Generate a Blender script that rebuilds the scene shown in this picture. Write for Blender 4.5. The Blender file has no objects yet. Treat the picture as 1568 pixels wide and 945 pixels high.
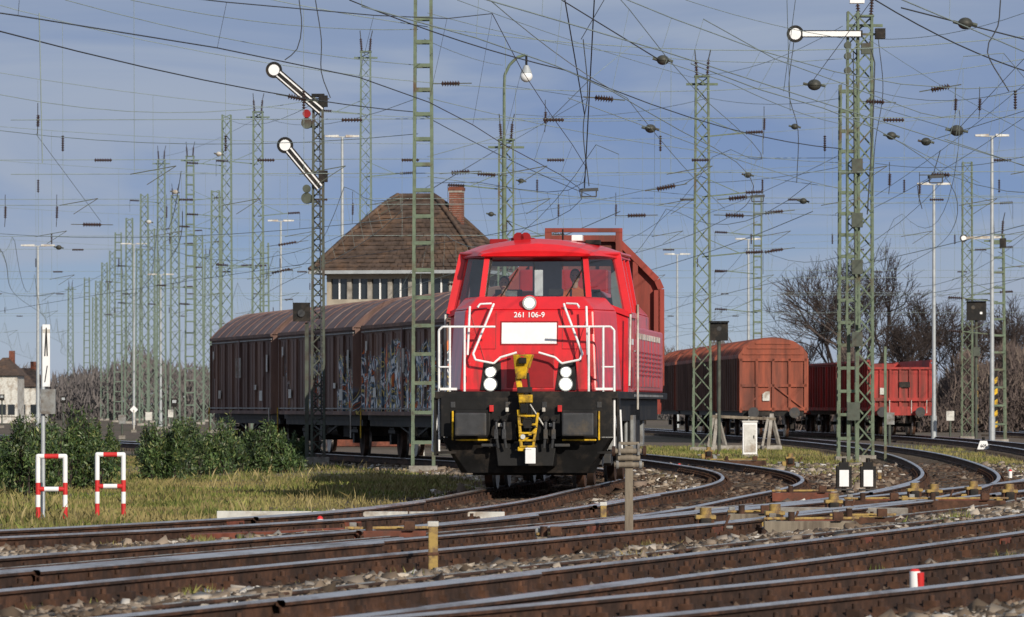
import bpy, bmesh, math, random
import numpy as np
from mathutils import Vector, Matrix
random.seed(7); rng=np.random.default_rng(7)
R=math.radians
scene=bpy.context.scene
F=8711.0; H=1.38
def S(h,v,d):
    """survey sighting (bearing tick, elevation tick, distance m) -> world metres (z=0 is rail head)"""
    return Vector(((h-784)/F*d, d, H-(v-620)/F*d))

# ---------------------------------------------------------------- materials
def mat(name,col,rough=.7,metal=0.,var=.25,scale=6.,bump=0.,col2=None,fac2=.5,spec=.3,island=0.,coat=0.,streak=False,s2=None,grime=None):
    m=bpy.data.materials.new(name); m.use_nodes=True; nt=m.node_tree; N=nt.nodes; L=nt.links
    b=N['Principled BSDF']; b.inputs['Roughness'].default_value=rough; b.inputs['Metallic'].default_value=metal
    b.inputs['Specular IOR Level'].default_value=spec
    if coat: b.inputs['Coat Weight'].default_value=coat; b.inputs['Coat Roughness'].default_value=.15
    tc=N.new('ShaderNodeTexCoord'); mp=N.new('ShaderNodeMapping'); L.new(tc.outputs['Object'],mp.inputs[0])
    if streak: mp.inputs['Scale'].default_value=(1,1,.12)
    n=N.new('ShaderNodeTexNoise'); n.inputs['Scale'].default_value=scale; n.inputs['Detail'].default_value=6; n.inputs['Roughness'].default_value=.65
    L.new(mp.outputs[0],n.inputs['Vector'])
    mr=N.new('ShaderNodeMapRange'); mr.inputs['From Min'].default_value=.3; mr.inputs['From Max'].default_value=.7
    mr.inputs['To Min'].default_value=1-var; mr.inputs['To Max'].default_value=1+var
    L.new(n.outputs['Fac'],mr.inputs['Value'])
    rgb=N.new('ShaderNodeRGB'); rgb.outputs[0].default_value=(*col,1); base=rgb.outputs[0]
    if col2 is not None:
        n2=N.new('ShaderNodeTexNoise'); n2.inputs['Scale'].default_value=s2 or scale*.35; n2.inputs['Detail'].default_value=8
        n2.inputs['Roughness'].default_value=.7
        L.new(mp.outputs[0],n2.inputs['Vector'])
        m2=N.new('ShaderNodeMapRange'); m2.inputs['From Min'].default_value=1-fac2-.08; m2.inputs['From Max'].default_value=1-fac2+.08
        L.new(n2.outputs['Fac'],m2.inputs['Value'])
        mx=N.new('ShaderNodeMix'); mx.data_type='RGBA'; L.new(m2.outputs[0],mx.inputs[0]); L.new(base,mx.inputs[6]); mx.inputs[7].default_value=(*col2,1)
        base=mx.outputs[2]
    if grime is not None: # road dirt thrown up: more towards low heights, broken by streaky noise
        gz0,gz1,gc=grime
        sp=N.new('ShaderNodeSeparateXYZ'); L.new(tc.outputs['Object'],sp.inputs[0])
        g1=N.new('ShaderNodeMapRange'); g1.inputs['From Min'].default_value=gz1; g1.inputs['From Max'].default_value=gz0; L.new(sp.outputs[2],g1.inputs['Value'])
        mp2=N.new('ShaderNodeMapping'); mp2.inputs['Scale'].default_value=(5,5,.9); L.new(tc.outputs['Object'],mp2.inputs[0])
        n3=N.new('ShaderNodeTexNoise'); n3.inputs['Scale'].default_value=1.6; n3.inputs['Detail'].default_value=7; L.new(mp2.outputs[0],n3.inputs['Vector'])
        g2=N.new('ShaderNodeMapRange'); g2.inputs['From Min'].default_value=.42; g2.inputs['From Max'].default_value=.68; L.new(n3.outputs['Fac'],g2.inputs['Value'])
        gm_=N.new('ShaderNodeMath'); gm_.operation='MULTIPLY'; L.new(g1.outputs[0],gm_.inputs[0]); L.new(g2.outputs[0],gm_.inputs[1])
        mx=N.new('ShaderNodeMix'); mx.data_type='RGBA'; L.new(gm_.outputs[0],mx.inputs[0]); L.new(base,mx.inputs[6]); mx.inputs[7].default_value=(*gc,1)
        base=mx.outputs[2]
    val=mr.outputs[0]
    vm=N.new('ShaderNodeVectorMath'); vm.operation='SCALE'; L.new(base,vm.inputs[0]); L.new(val,vm.inputs['Scale'])
    L.new(vm.outputs[0],b.inputs['Base Color'])
    if bump:
        bp=N.new('ShaderNodeBump'); bp.inputs['Strength'].default_value=bump; bp.inputs['Distance'].default_value=.02
        L.new(n.outputs['Fac'],bp.inputs['Height']); L.new(bp.outputs[0],b.inputs['Normal'])
    return m
def island_ramp(name,stops,rough=.8,spec=.2,pscale=.6,lo=.6,hi=1.35,tint=None,tlo=.42,tmax=.75):
    m=bpy.data.materials.new(name); m.use_nodes=True; nt=m.node_tree; N=nt.nodes; L=nt.links; b=N['Principled BSDF']
    b.inputs['Roughness'].default_value=rough; b.inputs['Specular IOR Level'].default_value=spec
    g=N.new('ShaderNodeNewGeometry'); cr=N.new('ShaderNodeValToRGB'); el=cr.color_ramp.elements
    el[0].position=stops[0][0]; el[0].color=(*stops[0][1],1); el[1].position=stops[-1][0]; el[1].color=(*stops[-1][1],1)
    for p,c in stops[1:-1]:
        e=el.new(p); e.color=(*c,1)
    L.new(g.outputs['Random Per Island'],cr.inputs[0])
    tc=N.new('ShaderNodeTexCoord'); n=N.new('ShaderNodeTexNoise'); n.inputs['Scale'].default_value=pscale; n.inputs['Detail'].default_value=4
    L.new(tc.outputs['Object'],n.inputs['Vector'])
    base=cr.outputs[0]
    if tint:
        n2=N.new('ShaderNodeTexNoise'); n2.inputs['Scale'].default_value=.23; n2.inputs['Detail'].default_value=5; L.new(tc.outputs['Object'],n2.inputs['Vector'])
        r2=N.new('ShaderNodeMapRange'); r2.inputs['From Min'].default_value=tlo; r2.inputs['From Max'].default_value=tlo+.2; r2.inputs['To Max'].default_value=tmax; L.new(n2.outputs['Fac'],r2.inputs['Value'])
        mx=N.new('ShaderNodeMix'); mx.data_type='RGBA'; L.new(r2.outputs[0],mx.inputs[0]); L.new(base,mx.inputs[6]); mx.inputs[7].default_value=(*tint,1); base=mx.outputs[2]
    mr=N.new('ShaderNodeMapRange'); mr.inputs['From Min'].default_value=.3; mr.inputs['From Max'].default_value=.7; mr.inputs['To Min'].default_value=lo; mr.inputs['To Max'].default_value=hi
    L.new(n.outputs['Fac'],mr.inputs['Value'])
    vm=N.new('ShaderNodeVectorMath'); vm.operation='SCALE'; L.new(base,vm.inputs[0]); L.new(mr.outputs[0],vm.inputs['Scale']); L.new(vm.outputs[0],b.inputs['Base Color'])
    return m
M={}
M['red']=mat('loco_red_paint',(.66,.014,.020),.32,0,.12,2.2,coat=.25,spec=.5,grime=(1.5,3.1,(.17,.03,.025)))
M['redd']=mat('loco_dark_red',(.26,.008,.012),.4,0,.2,3)
M['black']=mat('black_frame',(.007,.007,.0075),.6,0,.5,6,col2=(.036,.028,.022),fac2=.43,spec=.25)
M['grey']=mat('grey_rubber',(.040,.042,.046),.5,0,.25,8,col2=(.08,.066,.05),fac2=.40)
M['lgrey']=mat('light_grey',(.24,.25,.25),.5,0,.2,8,col2=(.11,.085,.065),fac2=.45)
M['white']=mat('white_paint',(.80,.81,.82),.4,0,.06,8)
M['dwhite']=mat('dirty_white_paint',(.58,.58,.55),.6,0,.2,5,col2=(.31,.26,.21),fac2=.45)
M['yellow']=mat('yellow_paint',(.68,.42,.015),.5,0,.25,9,col2=(.12,.075,.03),fac2=.46)
M['ochre']=mat('weathered_yellow',(.42,.29,.09),.7,0,.3,9,col2=(.13,.085,.05),fac2=.5,s2=9)
M['redp']=mat('red_white_red_paint',(.55,.03,.03),.5,0,.15,9)
M['steel']=mat('rail_head_steel',(.56,.54,.53),.30,.85,.15,3,col2=(.22,.17,.14),fac2=.42,s2=.4)
M['rust']=mat('rail_rust',(.040,.023,.017),.85,0,.45,9,bump=.3,col2=(.095,.046,.028),fac2=.47,s2=1.4)
M['rustplank']=mat('rusty_steel_plate',(.17,.055,.035),.8,0,.35,5,col2=(.07,.04,.03),fac2=.42)
M['sleeper']=mat('sleeper_wood',(.055,.042,.033),.9,0,.4,8,bump=.4,col2=(.10,.082,.064),fac2=.45)
M['mastg']=mat('mast_green_paint',(.125,.165,.115),.7,0,.25,5,col2=(.10,.07,.045),fac2=.40)
M['mastd']=mat('signal_mast_grey_green',(.075,.088,.072),.7,0,.25,5,col2=(.07,.05,.04),fac2=.42)
M['mastf']=mat('mast_green_hazed',(.135,.18,.145),.75,0,.2,4)  # far masts: distance haze is mixed into this green
M['conc']=mat('concrete',(.33,.31,.28),.85,0,.25,5,col2=(.17,.15,.125),fac2=.46)
M['galv']=mat('galvanised_steel',(.40,.43,.45),.5,.2,.15,5)
M['wire']=mat('wire_dark',(.06,.065,.07),.6,.3,.2,2)
M['wirel']=mat('wire_copper_green',(.25,.31,.30),.6,0,.2,2)
M['insb']=mat('insulator_brown',(.045,.025,.02),.3,0,.2,6,spec=.6)
M['ball']=mat('ball_weight_dark',(.05,.052,.045),.5,0,.3,9)
M['wood']=mat('weathered_wood',(.21,.18,.14),.9,0,.35,7,bump=.5,streak=True,col2=(.09,.07,.055),fac2=.42)
M['brick']=mat('chimney_brick',(.20,.07,.045),.9,0,.35,9,col2=(.10,.05,.04),fac2=.45)
M['tile']=mat('roof_tile',(.080,.056,.044),.85,0,.45,3,bump=.5,col2=(.14,.085,.055),fac2=.42)
M['plaster']=mat('beige_render',(.36,.32,.26),.9,0,.2,2)
M['wbrown']=mat('wagon_brown',(.115,.066,.054),.65,0,.35,2.2,streak=True,col2=(.20,.115,.085),fac2=.44,bump=.1)
M['wroof']=mat('wagon_roof',(.150,.088,.078),.6,0,.3,1.6,col2=(.20,.15,.14),fac2=.42)
M['hop']=mat('hopper_red_oxide',(.26,.040,.028),.6,0,.3,2.5,streak=True,col2=(.13,.035,.025),fac2=.45)
M['rwag']=mat('wagon_red',(.38,.035,.03),.6,0,.35,3,streak=True,col2=(.14,.035,.028),fac2=.48)
M['owag']=mat('wagon_orange_brown',(.28,.070,.038),.65,0,.35,2.5,streak=True,col2=(.12,.040,.028),fac2=.48)
M['glassd']=mat('dark_window',(.02,.025,.03),.08,0,.1,3,spec=.8)
M['cabin']=mat('cab_interior_panels',(.22,.24,.25),.6,0,.15,5)
M['skin']=mat('skin',(.50,.28,.20),.6,0,.08,12)
M['shirt']=mat('orange_workwear',(.60,.12,.03),.8,0,.15,9)
M['hair']=mat('hair',(.03,.02,.015),.7,0,.3,30)
M['bark']=mat('bark',(.060,.046,.042),.9,0,.3,6)
def graffiti(seed,thr):
    m=mat('wagon_graffiti',(.115,.066,.054),.6,0,.35,2.2,streak=True,col2=(.20,.115,.085),fac2=.44)
    nt=m.node_tree;N=nt.nodes;L=nt.links;b=N['Principled BSDF']
    old=b.inputs['Base Color'].links[0].from_socket
    tc=N.new('ShaderNodeTexCoord'); mp=N.new('ShaderNodeMapping'); mp.inputs['Location'].default_value=(seed,seed*2,0); L.new(tc.outputs['Object'],mp.inputs[0])
    w=N.new('ShaderNodeTexNoise'); w.inputs['Scale'].default_value=.95; w.inputs['Detail'].default_value=1.6; w.inputs['Distortion'].default_value=2.6
    L.new(mp.outputs[0],w.inputs['Vector'])
    cr=N.new('ShaderNodeValToRGB'); cr.color_ramp.interpolation='CONSTANT'; el=cr.color_ramp.elements
    el[0].position=0; el[0].color=(.09,.16,.24,1); el[1].position=.36; el[1].color=(.05,.05,.06,1)
    for p,c in ((.41,(.75,.60,.20)),(.435,(.08,.10,.12)),(.49,(.14,.24,.34)),(.515,(.85,.87,.88)),(.55,(.07,.09,.12)),(.60,(.70,.18,.05)),(.635,(.09,.07,.065))):
        e=el.new(p); e.color=(*c,1)
    L.new(w.outputs['Fac'],cr.inputs[0])
    ms=N.new('ShaderNodeTexNoise'); ms.inputs['Scale'].default_value=.33; ms.inputs['Detail'].default_value=3; L.new(mp.outputs[0],ms.inputs['Vector'])
    sp=N.new('ShaderNodeSeparateXYZ'); L.new(tc.outputs['Object'],sp.inputs[0])
    zz=N.new('ShaderNodeMapRange'); zz.inputs['From Min'].default_value=2.6; zz.inputs['From Max'].default_value=3.2; zz.inputs['To Min'].default_value=0; zz.inputs['To Max'].default_value=.2; L.new(sp.outputs[2],zz.inputs['Value'])
    sb=N.new('ShaderNodeMath'); sb.operation='SUBTRACT'; L.new(ms.outputs['Fac'],sb.inputs[0]); L.new(zz.outputs[0],sb.inputs[1])
    r=N.new('ShaderNodeMapRange'); r.inputs['From Min'].default_value=thr; r.inputs['From Max'].default_value=thr+.03; r.inputs['To Max'].default_value=.9; L.new(sb.outputs[0],r.inputs['Value'])
    mx=N.new('ShaderNodeMix'); mx.data_type='RGBA'; L.new(r.outputs[0],mx.inputs[0]); L.new(old,mx.inputs[6]); L.new(cr.outputs[0],mx.inputs[7]); L.new(mx.outputs[2],b.inputs['Base Color'])
    return m
M['graf']=graffiti(3,.40); M['graf2']=graffiti(11,.50)
def glass():
    m=bpy.data.materials.new('cab_glass'); m.use_nodes=True; nt=m.node_tree;N=nt.nodes;L=nt.links
    for n in list(N): 
        if n.type!='OUTPUT_MATERIAL': N.remove(n)
    o=[n for n in N if n.type=='OUTPUT_MATERIAL'][0]
    t=N.new('ShaderNodeBsdfTransparent'); t.inputs[0].default_value=(.74,.80,.80,1); g=N.new('ShaderNodeBsdfGlossy'); g.inputs['Roughness'].default_value=.03; g.inputs[0].default_value=(.9,.9,.9,1)
    mx=N.new('ShaderNodeMixShader'); mx.inputs[0].default_value=.13
    L.new(t.outputs[0],mx.inputs[1]); L.new(g.outputs[0],mx.inputs[2]); L.new(mx.outputs[0],o.inputs[0]); return m
M['glass']=glass()
def emis(name,c,s):
    m=bpy.data.materials.new(name); m.use_nodes=True; b=m.node_tree.nodes['Principled BSDF']; b.inputs['Base Color'].default_value=(.9,.9,.85,1)
    b.inputs['Emission Color'].default_value=(*c,1); b.inputs['Emission Strength'].default_value=s; return m
M['lamp']=emis('headlight_lens',(1,.90,.68),2.0)

# ---------------------------------------------------------------- mesh builder
class MB:
    def __init__(s): s.v=[];s.f=[];s.m=[];s.sm=[];s.mats=[]
    def mi(s,k):
        if k not in s.mats: s.mats.append(k)
        return s.mats.index(k)
    def add(s,vs,fs,k,sm=False):
        o=len(s.v); s.v+= [tuple(v) for v in vs]; i=s.mi(k)
        for f in fs: s.f.append(tuple(o+a for a in f)); s.m.append(i); s.sm.append(sm)
    def hexa(s,p,k): s.add(p,[(3,2,1,0),(4,5,6,7),(0,1,5,4),(1,2,6,5),(2,3,7,6),(3,0,4,7)],k)
    def box(s,cx,cy,cz,sx,sy,sz,k,rz=0):
        a,b,c=sx/2,sy/2,sz/2; co,si=math.cos(rz),math.sin(rz); p=[]
        for z in (-c,c):
            for x,y in((-a,-b),(a,-b),(a,b),(-a,b)): p.append((cx+x*co-y*si,cy+x*si+y*co,cz+z))
        s.hexa(p,k)
    def bb(s,x0,x1,y0,y1,z0,z1,k): s.box((x0+x1)/2,(y0+y1)/2,(z0+z1)/2,x1-x0,y1-y0,z1-z0,k)
    def beam(s,p,q,w,k,h=None):
        p=Vector(p);q=Vector(q);d=(q-p)
        if d.length<1e-6:return
        d.normalize(); up=Vector((0,0,1)) if abs(d.z)<.9 else Vector((0,1,0)); a=d.cross(up).normalized(); b=a.cross(d).normalized()
        h=h or w; a=a*w/2;b=b*h/2
        s.hexa([p-a-b,p+a-b,p+a+b,p-a+b,q-a-b,q+a-b,q+a+b,q-a+b],k)
    def cyl(s,p,q,r1,k,r2=None,n=10,caps=True,sm=True):
        p=Vector(p);q=Vector(q);d=(q-p)
        if d.length<1e-6:return
        d.normalize(); up=Vector((0,0,1)) if abs(d.z)<.9 else Vector((0,1,0)); a=d.cross(up).normalized(); b=a.cross(d).normalized()
        r2=r1 if r2 is None else r2; vs=[]
        for c,r in((p,r1),(q,r2)):
            for i in range(n): t=2*math.pi*i/n; vs.append(c+a*math.cos(t)*r+b*math.sin(t)*r)
        s.add(vs,[(i,(i+1)%n,n+(i+1)%n,n+i) for i in range(n)],k,sm)
        if caps: s.add(vs[:n],[tuple(range(n))[::-1]],k); s.add(vs[n:],[tuple(range(n))],k)
    def path(s,pts,r,k,n=6):
        for a,b in zip(pts[:-1],pts[1:]): s.cyl(a,b,r,k,n=n,caps=False)
    def sph(s,c,r,k,n=10,sc=(1,1,1)):
        vs=[];fs=[]
        m=n//2+1
        for j in range(m+1):
            ph=math.pi*j/m
            for i in range(n): t=2*math.pi*i/n; vs.append((c[0]+r*sc[0]*math.sin(ph)*math.cos(t),c[1]+r*sc[1]*math.sin(ph)*math.sin(t),c[2]+r*sc[2]*math.cos(ph)))
        for j in range(m):
            for i in range(n): fs.append((j*n+i,j*n+(i+1)%n,(j+1)*n+(i+1)%n,(j+1)*n+i))
        s.add(vs,fs,k,True)
    def prism(s,poly,y0,y1,k,k2=None):
        n=len(poly); vs=[(x,y0,z) for x,z in poly]+[(x,y1,z) for x,z in poly]
        s.add(vs,[(i,(i+1)%n,n+(i+1)%n,n+i) for i in range(n)],k)
        s.add(vs,[tuple(range(n))[::-1],tuple(range(n,2*n))],k2 or k)
    def done(s,name,parent=None,loc=None,rz=0,bevel=0):
        me=bpy.data.meshes.new(name); me.from_pydata(s.v,[],s.f)
        for k in s.mats: me.materials.append(M[k])
        me.polygons.foreach_set('material_index',s.m); me.polygons.foreach_set('use_smooth',s.sm)
        bm=bmesh.new(); bm.from_mesh(me); bmesh.ops.recalc_face_normals(bm,faces=bm.faces); bm.to_mesh(me); bm.free()
        ob=bpy.data.objects.new(name,me); scene.collection.objects.link(ob)
        if parent: ob.parent=parent
        if loc is not None: ob.location=loc
        ob.rotation_euler[2]=rz
        if bevel:
            b=ob.modifiers.new('bevel','BEVEL'); b.width=bevel; b.segments=2; b.limit_method='ANGLE'; b.angle_limit=R(40)
        return ob
def empty(name,loc=(0,0,0),rz=0):
    e=bpy.data.objects.new(name,None); e.location=loc; e.rotation_euler[2]=rz; scene.collection.objects.link(e); return e
def text(body,size,k,parent,loc,rot,name,ext=.004):
    c=bpy.data.curves.new(name,'FONT'); c.body=body; c.size=size; c.align_x='CENTER'; c.align_y='CENTER'; c.extrude=ext; c.offset=size*.012
    t=bpy.data.objects.new(name+'_c',c); scene.collection.objects.link(t)
    dg=bpy.context.evaluated_depsgraph_get(); me=bpy.data.meshes.new_from_object(t.evaluated_get(dg)); bpy.data.objects.remove(t)
    me.materials.clear(); me.materials.append(M[k]); o=bpy.data.objects.new(name,me); scene.collection.objects.link(o)
    o.parent=parent; o.location=loc; o.rotation_euler=rot; return o
def np_mesh(name,V,Fc,m,parent=None):
    me=bpy.data.meshes.new(name); V=np.ascontiguousarray(V,dtype=np.float32); Fc=np.ascontiguousarray(Fc,dtype=np.int32); n,k=Fc.shape
    me.vertices.add(len(V)); me.vertices.foreach_set('co',V.ravel()); me.loops.add(n*k); me.loops.foreach_set('vertex_index',Fc.ravel())
    me.polygons.add(n); me.polygons.foreach_set('loop_start',np.arange(n,dtype=np.int32)*k)
    me.update(calc_edges=True); me.validate(); me.materials.append(m)
    ob=bpy.data.objects.new(name,me); scene.collection.objects.link(ob)
    if parent: ob.parent=parent
    return ob

# ---------------------------------------------------------------- world / light / camera
w=bpy.data.worlds.new("World"); scene.world=w; w.use_nodes=True; nt=w.node_tree; N=nt.nodes; L=nt.links
bg=N['Background']; bg.inputs[1].default_value=.1
sun_az=R(155); sun_el=R(22)
sky=N.new('ShaderNodeTexSky'); sky.sky_type='NISHITA'; sky.sun_disc=False; sky.sun_elevation=sun_el; sky.sun_rotation=sun_az; sky.altitude=50; sky.dust_density=2
tc=N.new('ShaderNodeTexCoord'); sx=N.new('ShaderNodeSeparateXYZ'); L.new(tc.outputs['Generated'],sx.inputs[0])
mr=N.new('ShaderNodeMapRange'); mr.inputs['From Min'].default_value=0; mr.inputs['From Max'].default_value=.2; L.new(sx.outputs[2],mr.inputs['Value'])
cr=N.new('ShaderNodeValToRGB'); el=cr.color_ramp.elements
el[0].position=0; el[0].color=(.52,.58,.64,1); el[1].position=1; el[1].color=(.31,.36,.44,1)
for p,c in((.06,(.40,.49,.60)),(.12,(.29,.40,.57)),(.18,(.20,.305,.53)),(.25,(.18,.27,.49)),(.36,(.25,.32,.48))):
    e=el.new(p); e.color=(*c,1)
mp=N.new('ShaderNodeMapping'); mp.inputs['Scale'].default_value=(9,9,38); mp.inputs['Location'].default_value=(.4,.1,.3); L.new(tc.outputs['Generated'],mp.inputs[0])
nz=N.new('ShaderNodeTexNoise'); nz.inputs['Scale'].default_value=1.2; nz.inputs['Detail'].default_value=6; nz.inputs['Roughness'].default_value=.5; nz.inputs['Distortion'].default_value=.6; L.new(mp.outputs[0],nz.inputs['Vector'])
L.new(mr.outputs[0],cr.inputs[0])
m2=N.new('ShaderNodeMapRange'); m2.inputs['From Min'].default_value=.40; m2.inputs['From Max'].default_value=.64; m2.interpolation_type='SMOOTHSTEP'; L.new(nz.outputs['Fac'],m2.inputs['Value']); m2.inputs['To Max'].default_value=.85
mx=N.new('ShaderNodeMix'); mx.data_type='RGBA'; L.new(m2.outputs[0],mx.inputs[0]); L.new(cr.outputs[0],mx.inputs[6]); mx.inputs[7].default_value=(.36,.42,.54,1)
sc=N.new('ShaderNodeVectorMath'); sc.operation='SCALE'; sc.inputs['Scale'].default_value=10.; L.new(mx.outputs[2],sc.inputs[0])
m3=N.new('ShaderNodeMix'); m3.data_type='RGBA'; m3.inputs[0].default_value=.93; L.new(sky.outputs[0],m3.inputs[6]); L.new(sc.outputs[0],m3.inputs[7]); L.new(m3.outputs[2],bg.inputs[0])
ld=bpy.data.lights.new('sun','SUN'); ld.energy=4.2; ld.angle=R(.6); ld.color=(1,.90,.76)
lo=bpy.data.objects.new('sun',ld); scene.collection.objects.link(lo)
ts=Vector((math.sin(sun_az)*math.cos(sun_el),math.cos(sun_az)*math.cos(sun_el),math.sin(sun_el))); lo.rotation_euler=ts.to_track_quat('Z','Y').to_euler(); lo.location=(0,0,50)
cd=bpy.data.cameras.new('camera'); cam=bpy.data.objects.new('camera',cd); scene.collection.objects.link(cam); scene.camera=cam
cam.location=(0,0,H); cam.rotation_euler=(R(90),0,0); cd.lens=200; cd.sensor_width=36; cd.shift_y=147.5/1568; cd.clip_end=20000
cd.dof.use_dof=True; cd.dof.focus_distance=97; cd.dof.aperture_fstop=10
scene.view_settings.view_transform='Standard'; scene.view_settings.look='None'; scene.view_settings.exposure=0

# ---------------------------------------------------------------- ground
M['gnd']=mat('ground_soil_and_cinders',(.125,.095,.070),.95,0,.45,3.,bump=.6,col2=(.075,.075,.035),fac2=.42,s2=.05)
mb=MB(); mb.add([(-4000,-200,-.262),(4000,-200,-.262),(4000,9000,-.262),(-4000,9000,-.262)],[(0,1,2,3)],'gnd'); mb.done('ground')
def smooth(P,step=.6):
    P=[Vector((a[0],a[1],0)) for a in P]; out=[]
    Q=[P[0]*2-P[1]]+P+[P[-1]*2-P[-2]]
    for i in range(1,len(Q)-2):
        p0,p1,p2,p3=Q[i-1:i+3]; n=max(2,int((p2-p1).length/step))
        for j in range(n):
            t=j/n; out.append(.5*((2*p1)+(p2-p0)*t+(2*p0-5*p1+4*p2-p3)*t*t+(3*p1-p0-3*p2+p3)*t**3))
    out.append(Q[-2]); return out
TR={
'T0':[(-6.9,20),(-3.2,30),(0,37.2),(1.45,40.9),(2.9,44.8),(5,51),(8.5,62),(13,77),(19,98),(26,125)],
'T1':[(-6.9,20),(-1.66,37.9),(-.35,42.5),(1.2,48.3),(3.25,56.1),(5.95,66.8),(9.2,80),(14,99.5),(20,124),(27,152)],
'T2':[(-9.2,25),(-6.0,37.2),(-3.19,48),(-1.5,54.5),(.04,60.5),(1.66,66.8),(3.6,75.1),(7.6,92.7),(13.2,118),(20,150)],
'T3':[(-19,30),(-12.4,45),(-8.9,53),(-5.6,61),(-3.7,66.2),(-1.78,73.3),(-.62,82),(.2,92.7),(.84,100.7),(1.36,108.5),(1.5,115),(1.28,122),(.75,130),(-.1,137),(-2.65,151),(-5.4,165.5),(-8.2,180),(-13,205),(-20,240),(-30,290),(-45,365)],
'T4':[(-7.6,38),(-4.9,48),(-2.7,56),(-.9,63),(.3,68.5),(1.5,76),(2.7,86),(4.0,97),(4.75,108),(4.95,120),(4.6,132),(3.8,148),(2.3,170),(.2,195),(-4,240),(-12,310)],
'T5':[(1.9,68),(3.4,75.5),(5.7,86),(8.2,105),(10,130),(11.5,165),(11.9,200),(11.2,240),(10.4,262),(9,300),(6,360)],
'T6':[(6.7,88),(10.6,108),(14.5,140),(16.8,180),(17.9,220),(17.75,258),(16.4,285),(13,330)],
'T7':[(12.0,112),(18,135),(23,170),(26,220),(26,300)],
}
TC={k:smooth(v) for k,v in TR.items()}
prof=[(-.075,-.17),(.075,-.17),(.075,-.158),(.012,-.135),(.010,-.05),(.036,-.038),(.036,-.016),(.024,0),(-.024,0),(-.036,-.016),(-.036,-.038),(-.010,-.05),(-.012,-.135),(-.075,-.158)]
def normals(c):
    n=len(c); nor=[]
    for i in range(n):
        d=(c[min(i+1,n-1)]-c[max(i-1,0)]).normalized(); nor.append(Vector((d.y,-d.x,0)))
    return nor
def rail_run(rb,c,nor,offs,dz=0):
    n=len(c); k=len(prof); vs=[]
    for i,(p,nn) in enumerate(zip(c,nor)):
        so=offs(i/(n-1)) if callable(offs) else offs
        for a,z in prof: q=p+nn*(so+a); vs.append((q.x,q.y,z+dz))
    o=len(rb.v); rb.v+=vs
    ir,is_=rb.mi('rust'),rb.mi('steel')
    for i in range(n-1):
        for j in range(k):
            rb.f.append((o+i*k+j,o+i*k+(j+1)%k,o+(i+1)*k+(j+1)%k,o+(i+1)*k+j)); rb.m.append(is_ if j in(6,7,8) else ir); rb.sm.append(False)
def track(name,c):
    e=empty('railway_track'); n=len(c); nor=normals(c); rb=MB()
    for sd in(-.7535,.7535): rail_run(rb,c,nor,sd)
    rb.done('rails',e)
    sb=MB()
    for i in range(0,n):
        p=c[i]; nn=nor[i]; rz=math.atan2(nn.y,nn.x)
        sb.box(p.x,p.y,-.25+random.uniform(-.006,.006),2.5,.25,.15,'sleeper',rz+random.uniform(-.015,.015))
        if p.y<130:
            for sd in(-.7535,.7535):
                q=p+nn*sd; sb.box(q.x,q.y,-.168,.36,.16,.02,'rust',rz)
                for o in(-.105,.105):
                    q=p+nn*(sd+o); sb.box(q.x,q.y,-.135,.10,.11,.07,'rust',rz); sb.cyl((q.x,q.y,-.14),(q.x,q.y,-.06),.024,'rust',n=6)
    # fishplates
    for i in range(20,n,50):
        if c[i].y<110:
            for sd in(-.7535,.7535):
                for o in(-.03,.03): q=c[i]+nor[i]*(sd+o); sb.box(q.x,q.y,-.09,.03,.6,.09,'rustplank',math.atan2(nor[i].y,nor[i].x))
    sb.done('sleepers_and_fastenings',e)
for k,c in TC.items(): track(k,c)
def seg(tk,y0,y1): return [p for p in TC[tk] if y0<=p.y<=y1]
e=empty('turnout_blades_and_check_rails'); rb=MB()
for tk,y0,y1,o0,o1 in (('T2',47,58,-.69,-.62),('T2',60,70,.69,.60),('T4',50,60,.68,.60),('T4',62,72,-.68,-.60),('T1',38,46,.68,.60),('T1',40,47,-.66,-.66),('T3',62,72,.66,.66),('T3',70,82,-.66,-.66),('T5',72,86,.66,.66),('T2',72,84,-.66,-.66),('T4',78,88,-.66,-.66),('T6',95,112,.66,.66),('T5',90,104,-.66,-.66)):
    c=seg(tk,y0,y1); rail_run(rb,c,normals(c),lambda t,o0=o0,o1=o1:o0+(o1-o0)*t,-.004)
rb.done('rails',e)

allc=np.array([(p.x,p.y) for k,c in TC.items() for p in c[::2]])
def dist_tracks(x,y):
    d=np.full(len(x),1e9)
    for i in range(0,len(x),20000):
        a=x[i:i+20000,None]-allc[None,:,0]; b=y[i:i+20000,None]-allc[None,:,1]; d[i:i+20000]=np.sqrt((a*a+b*b).min(1))
    return d
t3=np.array([(p.x,p.y) for p in TC['T3']])
def xon(t,y): return np.interp(y,t[:,1],t[:,0])
def grass_left(x,y): return (x<xon(t3,y)-2.2+.4*np.sin(y*.7)+.3*np.sin(y*2.3+x)) & (y>63)
def sample(n,y0,y1,k=.112,pw=1.0):
    y=y0+(y1-y0)*rng.random(n)**pw; x=(rng.random(n)*2-1)*y*k; return x,y
def bed_h(x,y,d):
    h=-.222+.085*np.clip((d-1.35)/.4,0,1)**1.0+.018*np.sin(x*1.7+y*.4)*np.sin(y*.9)
    fade=np.clip((135-y)/20,0,1); g=xon(t3,y)-1.5; h2=np.where((x<g)&(y>60),-.29,h)
    return -.222+(h2+.222)*fade
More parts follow.
